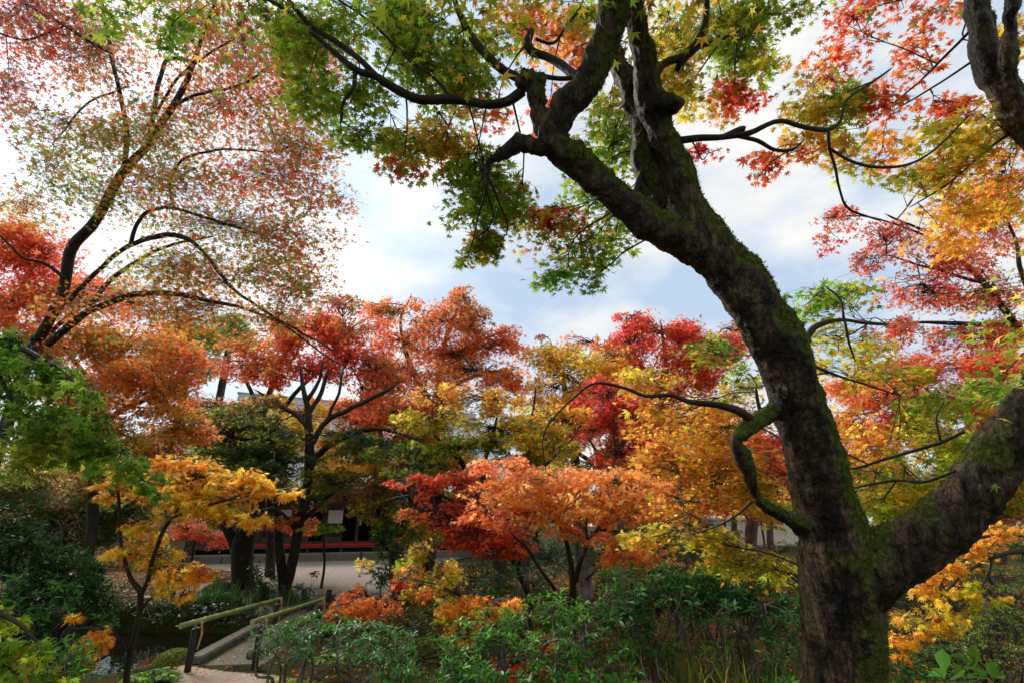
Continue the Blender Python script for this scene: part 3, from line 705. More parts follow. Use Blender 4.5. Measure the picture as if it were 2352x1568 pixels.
RLIMB = [(1930, 1400, 3.6, 70), (2005, 1305, 3.55, 98), (2085, 1262, 3.5, 86), (2180, 1198, 3.45, 79), (2252, 1110, 3.4, 76), (2312, 1010, 3.38, 72), (2400, 900, 3.36, 66), (2500, 720, 3.4, 60), (2500, 520, 3.5, 54), (2420, 360, 3.6, 48), (2330, 262, 3.65, 44), (2288, 190, 3.7, 45), (2256, 90, 3.75, 40), (2238, -30, 3.8, 34), (2200, -300, 3.9, 28)]
RFORK = [(2345, 280, 3.64, 34), (2318, 180, 3.6, 26), (2316, 90, 3.55, 21), (2326, -30, 3.5, 19), (2340, -240, 3.5, 15)]
BURL = [(1490, 250, 3.6, 30), (1525, 244, 3.54, 27), (1548, 240, 3.5, 20), (1556, 232, 3.49, 12)]
BURL2 = [(1250, 345, 3.3, 22), (1215, 333, 3.3, 16), (1190, 332, 3.3, 17), (1165, 350, 3.28, 12), (1125, 372, 3.26, 11), (1119, 400, 3.26, 8), (1117, 436, 3.26, 6)]
BACK = [(1530, 470, 3.66, 34), (1490, 420, 3.7, 30), (1478, 360, 3.74, 28), (1475, 300, 3.8, 26), (1448, 200, 3.85, 25), (1420, 150, 3.9, 22), (1395, 90, 4.0, 18)]
LOWL = [(1850, 1215, 3.52, 22), (1800, 1188, 3.45, 15), (1742, 1150, 3.4, 15), (1722, 1100, 3.38, 15), (1702, 1050, 3.36, 18), (1686, 1014, 3.36, 18), (1715, 985, 3.38, 23), (1752, 962, 3.45, 25), (1800, 930, 3.55, 26)]
STUB = [(1252, 300, 3.32, 24), (1238, 255, 3.36, 22), (1228, 215, 3.4, 20), (1226, 190, 3.43, 20), (1208, 186, 3.45, 19), (1196, 205, 3.47, 15)]
TRUNK = [(u, v, d, r * float(np.interp(v, [300, 560, 720, 900, 1020], [.80, .80, .85, .95, 1.0]))) for (u, v, d, r) in TRUNK]
LFORK = [(u, v, d, r * .83) for (u, v, d, r) in LFORK]; RLIMB = RLIMB[:1] + [(u, v, d, r * .91) for (u, v, d, r) in RLIMB[1:]]
RFORK = [(u, v, d, r * .9) for (u, v, d, r) in RFORK]; LOWL = [(u, v, d, r * .9) for (u, v, d, r) in LOWL]
def rows(s): return limb(s)
big = MB()
for sp_, st in ((TRUNK, .05), (LFORK, .05), (RLIMB, .05), (RFORK, .04), (BURL, .02), (BURL2, .03), (BACK, .04), (LOWL, .03), (STUB, .02)):
    q = rows(sp_)
    if sp_ is TRUNK:
        q[0][:3] = [2.36, 4.3, .15]; q[0][3] = .52; q[1][:3] = [2.34, 4.27, .62]; q[1][3] = .36
    s = spline(q, st); big.tube(s[:, :3], s[:, 3], 28 if s[:, 3].max() > .1 else 18)
for k in range(7):  # root flare
    a = k * .9 + .3; r0 = np.array([2.36, 4.3, .15])
    s = spline(np.array([list(r0 + [.2 * math.cos(a), .2 * math.sin(a), .65]) + [.13], list(r0 + [.5 * math.cos(a), .5 * math.sin(a), .35]) + [.12], list(r0 + [1.0 * math.cos(a), 1.0 * math.sin(a), .16]) + [.06]]), .05)
    big.tube(s[:, :3], s[:, 3], 12)
tmp = big.build('rough_trunk', None)
md = tmp.modifiers.new('r', 'REMESH'); md.mode = 'VOXEL'; md.voxel_size = .0125
sm = tmp.modifiers.new('s', 'SMOOTH'); sm.iterations = 10; sm.factor = .5
dg = bpy.context.evaluated_depsgraph_get()
tme = bpy.data.meshes.new_from_object(tmp.evaluated_get(dg)); bpy.data.objects.remove(tmp)
n = len(tme.vertices); co = np.empty(n * 3); tme.vertices.foreach_get('co', co); co = co.reshape(-1, 3)
no = np.empty(n * 3); tme.vertices.foreach_get('normal', no); no = no.reshape(-1, 3)
lump = fbm(co * 4.2, 21, 3) - .44
ridge = fbm(co * np.array([26, 26, 5.5]), 41, 4) - .47
band = fbm(co * np.array([5, 5, 22]), 61, 3) - .44
mossv = .40 + .72 * (no @ nrm(np.array([.72, -.12, .62]))) + 1.9 * (fbm(co * 3.0, 71, 4) - .47) + .28 * (no[:, 2])
mossv = np.clip(mossv, 0, 1)
disp = .075 * lump + .050 * ridge + .018 * band + .03 * mossv * fbm(co * 30, 81, 3)
co2 = co + no * disp[:, None]
tme.vertices.foreach_set('co', co2.astype(np.float32).ravel())
at = tme.attributes.new('moss', 'FLOAT', 'POINT'); at.data.foreach_set('value', mossv.astype(np.float32))
tme.polygons.foreach_set('use_smooth', np.ones(len(tme.polygons), bool)); tme.materials.clear(); tme.materials.append(M['mossy']); tme.update()
GT = thing('mossy_maple', 'huge leaning mossy maple with forked trunk and star shaped leaves overhead', 'tree', (2.35, 4.3, .45))
tme.name = 'trunk'; link('trunk', tme, GT)
# moss fuzz: little blades where the moss grows
mk = np.nonzero((mossv > .50) & (co2[:, 2] < 9))[0]
LV = Leaves(); reps = rng.choice(mk, 150000)
pp = co2[reps] + rng.normal(0, .006, (len(reps), 3)); nn = no[reps]
dv = nrm(nn + rng.normal(0, .55, nn.shape) + np.array([0, 0, -.25]))
mc = np.where(rng.random(len(reps))[:, None] < .5, np.array([.085, .115, .012]), np.array([.19, .21, .028])) * np.exp(rng.normal(0, .3, len(reps)))[:, None]
LV.add(pp - nn * .004, dv, np.cross(dv, rng.normal(0, 1, nn.shape)), .0125 * np.exp(rng.normal(0, .4, len(reps))), mc)
LV.build('moss', 'rd', M['moss_blade'], GT)

BR = [
 [(1200, 210, 3.47, 18), (1165, 235, 3.46, 15), (1120, 241, 3.44, 14), (1075, 234, 3.42, 15), (1030, 229, 3.4, 17), (960, 228, 3.36, 15), (905, 203, 3.34, 14), (862, 176, 3.32, 12), (815, 160, 3.3, 10), (750, 105, 3.3, 8), (690, 55, 3.3, 7), (640, 15, 3.3, 6), (560, -30, 3.3, 5)],
 [(880, 190, 3.33, 11), (830, 140, 3.36, 9), (770, 95, 3.38, 9), (715, 60, 3.4, 8), (650, -15, 3.4, 6)],
 [(1215, 190, 3.46, 17), (1175, 175, 3.5, 15), (1145, 155, 3.52, 14), (1110, 118, 3.55, 13), (1082, 82, 3.6, 12), (1062, 45, 3.62, 11), (1045, 8, 3.65, 9), (1030, -60, 3.7, 8)],
 [(1340, 185, 3.4, 16), (1290, 150, 3.6, 15), (1250, 128, 3.7, 14), (1222, 118, 3.72, 14), (1212, 98, 3.74, 13), (1222, 70, 3.76, 9)],
 [(1545, 325, 3.6, 12), (1600, 319, 3.5, 11), (1660, 316, 3.45, 10), (1720, 305, 3.4, 9), (1760, 285, 3.38, 8), (1795, 276, 3.38, 8), (1850, 291, 3.38, 8), (1905, 297, 3.38, 7), (1932, 278, 3.4, 5), (1945, 232, 3.42, 4), (1990, 200, 3.45, 4), (2040, 165, 3.5, 3)],
 [(1660, 316, 3.46, 10), (1700, 298, 3.46, 9), (1712, 297, 3.46, 7)],
 [(1690, 312, 3.45, 7), (1740, 325, 3.5, 7), (1780, 345, 3.52, 6), (1820, 345, 3.54, 5), (1840, 330, 3.55, 3)],
 [(1902, 297, 3.38, 7), (1905, 340, 3.4, 6), (1918, 385, 3.42, 5), (1930, 440, 3.45, 4), (1950, 480, 3.5, 4), (2010, 505, 3.6, 3)],
 [(1906, 342, 3.4, 6), (1955, 370, 3.45, 5), (2010, 384, 3.5, 5), (2080, 380, 3.55, 4), (2150, 340, 3.6, 3), (2250, 240, 3.65, 2)],
 [(1555, 165, 3.75, 12), (1575, 128, 3.72, 14), (1600, 105, 3.7, 15), (1617, 60, 3.7, 11), (1622, 10, 3.7, 10), (1625, -60, 3.7, 9)],
 [(1492, 205, 3.62, 14), (1520, 150, 3.7, 13), (1565, 132, 3.74, 12)],
 [(1605, 108, 3.7, 8), (1650, 92, 3.72, 6), (1695, 72, 3.75, 4)],
 [(1470, 470, 3.55, 12), (1462, 440, 3.6, 11), (1474, 395, 3.66, 10)],
 [(1745, 975, 3.42, 14), (1718, 958, 3.38, 14), (1696, 942, 3.36, 13), (1650, 930, 3.36, 10), (1580, 921, 3.38, 8), (1540, 906, 3.4, 7), (1480, 909, 3.42, 6), (1435, 892, 3.45, 5), (1368, 880, 3.5, 4), (1318, 912, 3.52, 3), (1258, 975, 3.55, 2.5), (1246, 1022, 3.55, 2), (1252, 1072, 3.55, 1.6)],
 [(1752, 960, 3.5, 8), (1742, 925, 3.52, 6), (1738, 898, 3.54, 5)],
 [(1848, 785, 3.6, 12), (1862, 762, 3.62, 11), (1880, 745, 3.64, 9), (1935, 733, 3.7, 6), (1985, 742, 3.75, 5), (2030, 745, 3.8, 4)],
 [(1938, 733, 3.7, 5), (1930, 690, 3.75, 4), (1905, 665, 3.8, 3)],
 [(1940, 735, 3.7, 5), (1952, 790, 3.72, 4), (1962, 820, 3.72, 3)],
 [(1870, 840, 3.6, 5), (1920, 860, 3.7, 4), (1980, 880, 3.8, 3), (2060, 905, 3.9, 2)],
 [(2215, 990, 3.42, 6), (2160, 1015, 3.5, 6), (2080, 1040, 3.6, 5), (1985, 1070, 3.7, 4), (1955, 1075, 3.7, 4)],
 [(2195, 1080, 3.45, 5), (2120, 1105, 3.6, 5), (2060, 1102, 3.7, 4), (1970, 1118, 3.72, 3)],
 [(2160, 1010, 3.5, 5), (2150, 960, 3.55, 4), (2165, 930, 3.6, 3)],
 [(1728, 1150, 3.42, 5), (1690, 1182, 3.5, 4), (1640, 1208, 3.6, 3), (1590, 1225, 3.7, 2.5)],
 [(2240, 60, 3.8, 5), (2190, 110, 3.9, 4), (2110, 190, 4.0, 3), (2000, 280, 4.1, 2.5)],
 [(2250, 130, 3.8, 4), (2160, 190, 3.9, 3), (2060, 250, 4.0, 2)],
 [(2330, 300, 3.7, 5), (2260, 350, 3.75, 4), (2180, 420, 3.8, 3), (2100, 470, 3.85, 2)],
 [(1230, 90, 3.75, 6), (1270, 100, 3.78, 5), (1300, 60, 3.8, 4), (1330, 20, 3.8, 3)],
 [(1200, 160, 3.5, 8), (1230, 172, 3.52, 8), (1290, 182, 3.5, 8), (1330, 178, 3.45, 8)],
 [(815, 165, 3.3, 8), (812, 200, 3.3, 7), (790, 235, 3.3, 6), (785, 275, 3.3, 4)],
 [(1035, 228, 3.4, 8), (1000, 180, 3.45, 6), (930, 130, 3.5, 5), (850, 50, 3.55, 4), (760, -10, 3.6, 3)],
]
SKL = [spline(rows(s), .06) for s in (TRUNK, LFORK, RLIMB, RFORK, BACK, LOWL, BURL2)]
for b in BR:
    q = rows(b); q[:, 3] *= .76
    if b[-1][3] < 7: q = taper(q)
    s = spline(q, .035, .012, rng); SKL.append(s)
    mb = MB(); mb.tube(s[:, :3], s[:, 3] * (1 + .3 * (fbm(s[:, :3] * 9, 31, 2) - .37)), 12 if q[:, 3].max() > .03 else 8)
    me = mb.mesh('limb', M['bark'], True); link('limb', me, GT)
SK = np.concatenate(SKL)
UP = [
 (300, 30, 120, 35, 3.6, .3, .8, 'G3 YG3 FE1'), (400, 60, 40, 30, 3.5, .2, 1.2, 'G4 YG3'), (360, 95, 60, 25, 3.5, .2, .9, 'G4 YG3'), (590, 30, 70, 30, 3.5, .3, .8, 'G4 R1'),
 (650, 70, 80, 55, 3.6, .4, 1.3, 'G4 YG3'), (740, 110, 110, 70, 3.7, .5, 1.5, 'G3 YG3 Y1'), (860, 50, 130, 70, 3.9, .5, 1.6, 'G3 YG3 FE1'), (990, 55, 100, 65, 4.0, .5, 1.6, 'G4 YG3'), (700, 225, 95, 45, 3.6, .4, 1.6, 'G5 YG3'),
 (820, 235, 100, 50, 3.7, .4, 1.5, 'G3 YG3 FE1'), (945, 150, 115, 70, 4.0, .5, 1.6, 'G3 YG3 FE1'), (1080, 150, 80, 75, 4.1, .5, 1.5, 'YG3 G3'), (1150, 60, 60, 50, 4.2, .4, 1.2, 'G3 YG2 O1'), (845, 320, 65, 38, 3.8, .4, 1.6, 'G3 YG3 FE1'), (925, 325, 105, 45, 4.1, .5, 1.6, 'YG3 Y2 G3'),
 (1040, 300, 85, 50, 4.2, .5, 1.4, 'Y2 O2 YG3'), (930, 385, 75, 32, 4.0, .4, 1.2, 'O2 R2 G3'), (1000, 345, 80, 35, 4.1, .4, 1.2, 'R2 Y2 G2'), (1060, 215, 70, 50, 4.2, .5, 1.3, 'G3 R1 Y1'), (1190, 30, 70, 45, 4.4, .4, 1.2, 'O3 R3 YG1'), (1260, 80, 70, 70, 4.5, .5, 1.3, 'O4 Y2 OR1'), (1320, 130, 50, 60, 4.5, .4, 1.2, 'O3 OR2 Y1'),
 (1130, 280, 60, 40, 4.3, .4, .8, 'R2 O3 YG1'), (1260, 230, 60, 40, 4.4, .4, .8, 'OR3 R2'), (1090, 370, 80, 48, 4.0, .4, 1.5, 'G5 YG3'), (1115, 415, 105, 48, 3.9, .4, 1.7, 'G6 R.7'), (1085, 475, 75, 45, 4.0, .4, 1.5, 'G4 YG3'), (1190, 470, 100, 60, 4.1, .5, 1.7, 'YG3 G4'), (1080, 560, 60, 42, 4.0, .3, 1.5, 'G4 Y1'), (1065, 600, 45, 16, 4.0, .2, 1.3, 'G3 YG3 FE1'),
 (1150, 555, 65, 35, 4.1, .3, 1.5, 'Y3 YG2 O1'), (1265, 530, 85, 55, 4.1, .4, 1.6, 'G3 R2 Y2'), (1335, 590, 75, 42, 4.0, .4, 1.7, 'G5 Y1'), (1300, 635, 70, 28, 4.0, .3, 1.7, 'G6'), (1355, 655, 30, 16, 4.0, .2, 1.6, 'G6'), (1400, 555, 48, 48, 4.2, .3, 1.4, 'G4 YG3'), (1265, 490, 42, 24, 3.9, .2, 1.7, 'R6 O1'), (1395, 345, 75, 85, 4.3, .4, 1.5, 'G3 YG3 FE1'), (1340, 450, 60, 60, 4.3, .4, 1.4, 'G3 YG3 FE1'), (1430, 480, 50, 50, 4.3, .3, 1.2, 'G3 YG3 FE1'),
 (1400, 280, 60, 60, 4.4, .4, 1.4, 'G4 YG2 O1'), (1310, 30, 60, 40, 4.4, .4, 1.2, 'G3 YG3'), (1530, 60, 50, 60, 4.4, .4, 1.5, 'YG4 Y2 G2'), (1620, 50, 130, 58, 4.3, .4, 1.6, 'G3 YG3 Y1'), (1555, 160, 90, 62, 4.3, .4, 1.6, 'YG4 Y3'), (1700, 100, 90, 45, 4.3, .4, 1.5, 'YG3 G3'), (1790, 28, 95, 34, 4.2, .4, 1.7, 'G3 YG3 FE1'), (1765, 125, 42, 35, 4.3, .3, 1.0, 'Y2 O1 YG2'),
 (1690, 170, 60, 45, 4.3, .4, 1.2, 'YG3 G2 Y1'), (1695, 210, 55, 40, 4.4, .3, 1.2, 'R4 O3'), (1630, 240, 60, 38, 4.4, .3, 1.1, 'O2 Y2 YG2'), (1720, 235, 40, 28, 4.4, .2, 1.3, 'R5 O1'), (1625, 345, 42, 20, 4.0, .2, 1.2, 'R6'), (1560, 235, 40, 50, 4.4, .3, 1.0, 'YG3 Y2'),
 (1950, 60, 60, 55, 4.3, .3, .9, 'R4 O2'), (2010, 15, 100, 30, 4.4, .3, .7, 'R4 BR1'), (2090, 100, 95, 35, 4.3, .3, .7, 'OR3 R3'), (2160, 40, 50, 50, 4.4, .3, .7, 'OR3 R2'), (1905, 165, 60, 50, 4.3, .3, 1.0, 'R2 O2 BR1'), (1870, 225, 85, 45, 3.9, .3, 1.6, 'Y3 YG4'), (1960, 245, 80, 55, 3.9, .3, 1.5, 'YG4 G3'), (2050, 225, 75, 45, 4.0, .3, 1.4, 'OR4 R2 O1'), (2140, 245, 85, 30, 4.0, .3, 1.4, 'OR4 R3'),
 (1860, 320, 75, 36, 3.9, .3, 1.1, 'Y3 O2 YG1'), (1945, 335, 65, 45, 3.9, .3, 1.5, 'Y3 YG4'), (1755, 372, 48, 28, 3.8, .2, 1.0, 'OR4 R1'), (1735, 415, 25, 12, 3.8, .1, .8, 'OR4'), (1820, 350, 40, 22, 3.9, .2, .9, 'R4 O2'), (1975, 395, 50, 18, 3.8, .2, 1.0, 'YG3 Y2'), (2030, 350, 60, 40, 4.0, .3, 1.0, 'Y3 OR1'), (2150, 325, 95, 42, 3.9, .3, 1.5, 'Y4 YG3'), (2255, 290, 80, 48, 3.9, .3, 1.4, 'Y3 YG3 O1'),
 (2200, 395, 110, 48, 3.9, .4, 1.6, 'Y4 YG3 O1'), (2300, 390, 60, 70, 4.0, .4, 1.4, 'Y3 O2 R1'), (2110, 415, 60, 36, 3.9, .3, 1.4, 'YG4 Y2'), (2195, 480, 110, 38, 4.0, .3, 1.5, 'Y4 O1'), (2150, 555, 85, 36, 4.1, .3, 1.3, 'Y4 O2'), (2300, 480, 60, 40, 4.1, .3, 1.2, 'O3 Y3'), (2340, 80, 30, 60, 4.2, .2, 1.2, 'Y4 YG2'), (2120, 170, 60, 25, 4.1, .2, .5, 'OR3 R1'),
 (1870, 685, 65, 50, 4.2, .4, 1.3, 'G4 YG3'), (1955, 695, 75, 45, 4.2, .4, 1.1, 'G2 YG2 Y1'), (1895, 770, 75, 42, 4.2, .4, 1.3, 'YG4 Y2'), (1975, 785, 75, 50, 4.3, .4, 1.3, 'Y2 YG3'), (1930, 850, 85, 40, 4.3, .4, 1.4, 'Y3 YG2'), (2040, 860, 80, 38, 4.3, .4, 1.2, 'YG3 Y2'),
 (2180, 925, 105, 46, 4.2, .4, 1.4, 'G3 YG4'), (2255, 915, 80, 46, 4.2, .4, 1.3, 'G3 YG3'), (2100, 1010, 95, 48, 4.3, .4, 1.4, 'YG4 Y2'), (2190, 1040, 60, 50, 4.3, .4, 1.3, 'YG4 G2'), (2020, 1090, 85, 65, 4.3, .4, 1.4, 'YG3 G2 O1'), (2100, 1100, 75, 55, 4.3, .4, 1.4, 'YG4 Y2'), (1950, 970, 60, 60, 4.4, .4, 1.1, 'O3 Y3'), (1990, 1030, 60, 42, 4.4, .4, 1.2, 'O3 Y2 OR1'), (2030, 1155, 65, 30, 4.2, .3, 1.3, 'YG4 G1'),
 (1510, 880, 90, 45, 4.6, .4, 1.3, 'O3 Y2 YG2'), (1640, 820, 70, 60, 4.4, .4, 1.2, 'G4 YG2 R1'), (1690, 890, 55, 60, 4.4, .4, 1.3, 'G3 Y2'), (1560, 955, 105, 60, 4.8, .5, 1.5, 'O3 Y2 YG2'), (1650, 985, 80, 60, 4.7, .4, 1.5, 'O3 Y2 YG1'), (1550, 1045, 85, 60, 4.8, .5, 1.6, 'O3 OR2 YG2'), (1640, 1090, 95, 65, 4.7, .5, 1.6, 'O3 Y2 YG2'), (1735, 1085, 75, 75, 4.6, .4, 1.5, 'Y2 O2 YG2'), (1780, 1000, 40, 60, 4.6, .3, 1.2, 'R3 O3'),
 (1590, 1150, 105, 45, 4.7, .4, 1.5, 'OR3 Y2 YG2'), (1745, 1140, 75, 45, 4.5, .4, 1.5, 'YG4 Y2'), (1560, 1222, 130, 26, 4.6, .4, 1.9, 'YG4 Y3'), (1650, 1250, 110, 24, 4.6, .4, 1.8, 'YG4 Y2'), (1720, 1290, 110, 30, 4.5, .4, 1.9, 'YG4 Y2'), (1790, 1300, 60, 34, 4.5, .4, 1.9, 'YG4 Y1'), (1480, 1235, 60, 24, 4.7, .3, 1.7, 'Y4 YG2'), (1790, 1180, 40, 35, 4.5, .3, 1.2, 'Y3 YG2'),
]
# unseen crown added over and behind the viewer to block sky light
SHADE_PADS = [(u, v, 330, 240, d, .5, .9, 'G4 YG2 Y1') for (u, v, d) in ((500, -300, 3.3), (1000, -260, 3.4), (1500, -300, 3.3), (2000, -280, 3.4), (2700, 300, 3.6), (2650, 800, 3.4), (300, -700, 2.6), (1000, -750, 2.6), (1700, -800, 2.5), (2400, -700, 2.7), (600, -1500, 1.7), (1500, -1700, 1.6), (2400, -1600, 1.7))]
LV, TW = Leaves(), MB()
UP = [p[:5] + (p[5] * .6,) + p[6:] for p in UP]
pad_leaves(UP, .067, 'm7', rng, SK, LV, TW, flat=.14, tilt=.42, droop=.35, fine=True, tw_r=.003, dens=.86, spr=.72, gap=.24, drift=.22)
TW.build('twigs', M['twig'], GT); LV.build('crown', 'm7', M['maple'], GT); print('main crown', LV.count())
LV, TW = Leaves(), MB()
pad_leaves(SHADE_PADS, .085, 'm5', rng, SK, LV, TW, flat=.2, tilt=.4, tw_r=.004, dens=1.2, spr=.8)
TW.build('added_shade_twigs', M['twig'], GT); LV.build('added_shade_crown', 'm5', M['maple'], GT); print('over', LV.count())

# ------------------------------------------------------------------ the other maples
T = {}
def tree(*a, **k):
    r, n = maple(*a, **k); print(a[0], n); return r
tree('red_green_maple', 'tall multi-stemmed maple at left with small reddish olive leaves', [
  [(60, 840, 7.5, 22), (98, 765, 7.5, 19), (143, 670, 7.5, 20), (164, 572, 7.5, 20), (220, 508, 7.5, 18), (280, 400, 7.5, 17), (340, 332, 7.5, 14), (392, 250, 7.5, 12), (432, 178, 7.5, 10), (470, 70, 7.5, 7), (497, -5, 7.5, 5), (510, -80, 7.5, 4)],
  [(284, 395, 7.5, 10), (291, 320, 7.4, 9), (278, 232, 7.4, 8), (264, 165, 7.3, 7), (245, 80, 7.3, 6), (232, -10, 7.3, 4)],
  [(340, 335, 7.5, 9), (352, 270, 7.6, 9), (368, 185, 7.7, 8), (386, 137, 7.8, 8), (440, 140, 7.9, 6)],
  [(398, 245, 7.5, 7), (440, 225, 7.4, 6), (500, 208, 7.3, 5), (560, 190, 7.2, 5), (604, 162, 7.1, 4)],
  [(356, 268, 7.6, 6), (400, 190, 7.4, 5), (430, 160, 7.3, 4)], [(430, 158, 7.3, 4), (500, 110, 7.2, 4), (600, 60, 7.1, 3)],
  [(110, 790, 7.5, 13), (190, 722, 7.4, 12), (268, 690, 7.3, 10), (330, 676, 7.3, 9), (392, 673, 7.2, 9), (450, 684, 7.1, 7), (545, 706, 7.0, 5), (650, 742, 6.9, 4), (760, 800, 6.8, 2)],
  [(160, 690, 7.4, 8), (230, 618, 7.3, 8), (300, 563, 7.2, 8), (360, 545, 7.1, 9), (408, 541, 7.1, 8), (460, 572, 7.0, 6), (530, 660, 6.9, 5), (620, 722, 6.8, 4), (720, 795, 6.7, 3), (790, 840, 6.6, 2)],
  [(300, 563, 7.2, 8), (322, 505, 7.2, 7), (346, 484, 7.2, 6), (400, 478, 7.1, 5), (470, 500, 7.0, 4), (600, 540, 6.9, 2)],
  [(205, 700, 7.6, 9), (260, 640, 7.6, 8), (330, 590, 7.6, 6), (400, 560, 7.6, 5), (480, 545, 7.6, 3)],
  [(150, 640, 7.4, 6), (100, 605, 7.3, 5), (50, 590, 7.2, 4), (20, 560, 7.1, 3), (-20, 530, 7, 3)],
  [(400, 480, 7.2, 5), (390, 430, 7.2, 5), (420, 370, 7.2, 5), (500, 345, 7.2, 4), (620, 350, 7.2, 2)],
  [(290, 200, 7.4, 4), (200, 240, 7.2, 4), (130, 320, 7.1, 3)], [(250, 120, 7.3, 5), (150, 60, 7.2, 4), (60, 10, 7.1, 3)], [(150, 60, 7.2, 4), (60, 90, 7.1, 4), (-20, 70, 7.1, 3)]],
 [(90, 50, 130, 70, 7.4, .9, 1.25, 'BR4 R2 PK2 OL1'), (230, 120, 120, 80, 7.6, .9, 1.15, 'BR4 OR2 OL1'), (420, 60, 120, 70, 7.6, .9, .95, 'OL3 PK2 R1'), (560, 110, 120, 100, 7.5, .9, 1.1, 'PK3 R2 OL3'), (690, 200, 90, 110, 7.4, .9, 1.2, 'PK3 R2 OL3'), (20, 215, 45, 85, 7.3, .7, .9, 'BR4 PK2'),  # PK in the upper pads paints the pink of lens flare into leaves
  (160, 290, 110, 55, 7.3, .8, .8, 'OL3 BR3'), (330, 300, 130, 70, 7.6, .9, 1.0, 'OL4 OR2'), (520, 260, 150, 80, 7.5, .9, 1.0, 'PK3 OL4 R1'), (670, 330, 115, 70, 7.4, .9, 1.15, 'OL3 OR3'), (120, 390, 70, 45, 7.3, .7, 1.0, 'OL4 OR1'), (240, 440, 110, 50, 7.4, .8, .9, 'OL4 OR1'),
  (430, 420, 150, 60, 7.4, .9, 1.05, 'OL4 OR2 R1'), (600, 420, 130, 60, 7.3, .9, 1.3, 'R4 OL3 OR1'), (735, 460, 70, 40, 7.2, .7, .9, 'OL3 R3'), (520, 520, 150, 48, 7.2, .8, 1.2, 'OL5 R2'), (680, 540, 95, 60, 7.1, .8, 1.15, 'OL3 R3'), (430, 610, 150, 45, 7.1, .8, 1.2, 'OL5 O2'),
  (560, 620, 150, 50, 7.0, .8, 1.35, 'OL4 O2 R2'), (690, 640, 85, 45, 6.9, .7, 1.25, 'R3 OL4'), (60, 470, 70, 45, 7.2, .7, .9, 'OR3 OL3'), (290, 700, 180, 50, 7.2, .8, 1.2, 'O3 OR3 OL3'), (480, 715, 120, 50, 6.9, .8, 1.2, 'OL3 O2 OR2'), (640, 720, 80, 35, 6.8, .6, 1.1, 'OL3 R2'), (230, 330, 60, 40, 7.3, .5, .9, 'OL4 OR1')],
 .078, 'm5', wob=.03, flat=.3, tilt=.5, spr=.8, gap=.18, dens=.92, fine=True, thin=.74, drift=.4, tw=.0032)
tree('red_maple', 'red maple behind the leaning stems at the far left edge', [
  [(-30, 1150, 11, 16), (-10, 900, 11, 14), (30, 720, 11, 10), (80, 600, 11, 6)], [(-10, 900, 11, 9), (120, 760, 11, 6), (220, 680, 11, 3)]],
 [(80, 600, 150, 80, 10.5, .9, 1.9, 'R4 OR3 O1'), (200, 680, 140, 60, 10.5, .9, 1.9, 'OR3 R3 O1'), (20, 700, 90, 60, 10.5, .9, 2, 'OR3 R2 O2'), (40, 540, 70, 45, 11, .8, 1.5, 'OR3 OL2 R2')], .085, 'm5', tilt=.7)
tree('orange_maple', 'broad orange maple behind the drooping green branch', [
  [(205, 1260, 11.5, 15), (215, 1100, 11.5, 13), (225, 980, 11.5, 11), (240, 880, 11.3, 8), (300, 780, 11.2, 5)], [(225, 980, 11.5, 8), (300, 930, 11, 6), (400, 900, 10.8, 3)], [(220, 1050, 11.5, 8), (300, 1010, 11, 5), (420, 990, 10.6, 3)], [(230, 900, 11.4, 7), (150, 800, 11.2, 4)]],
 [(300, 800, 170, 65, 10.8, 1, 2.2, 'O4 OR2 OL3'), (190, 890, 110, 60, 10.8, 1, 2.2, 'OR2 O3 OL3'), (350, 890, 130, 70, 10.6, 1, 2.3, 'O3 OR3 BR1 OL2'), (420, 985, 80, 42, 10.4, .8, 2.2, 'OR3 O2 OL2 BR1'), (260, 1000, 120, 50, 10.6, .9, 2.2, 'O3 OL4 OR1'), (130, 775, 140, 60, 11, .9, 2.2, 'OR3 O2 OL2 BR1'), (420, 830, 60, 60, 10.8, .7, 1.6, 'OR4 BR2 O2'), (380, 1050, 70, 30, 10.4, .6, 2, 'OR3 O3'), (130, 990, 90, 50, 10.8, .8, 2, 'O3 OL3')], .10, 'm5', tilt=.75)
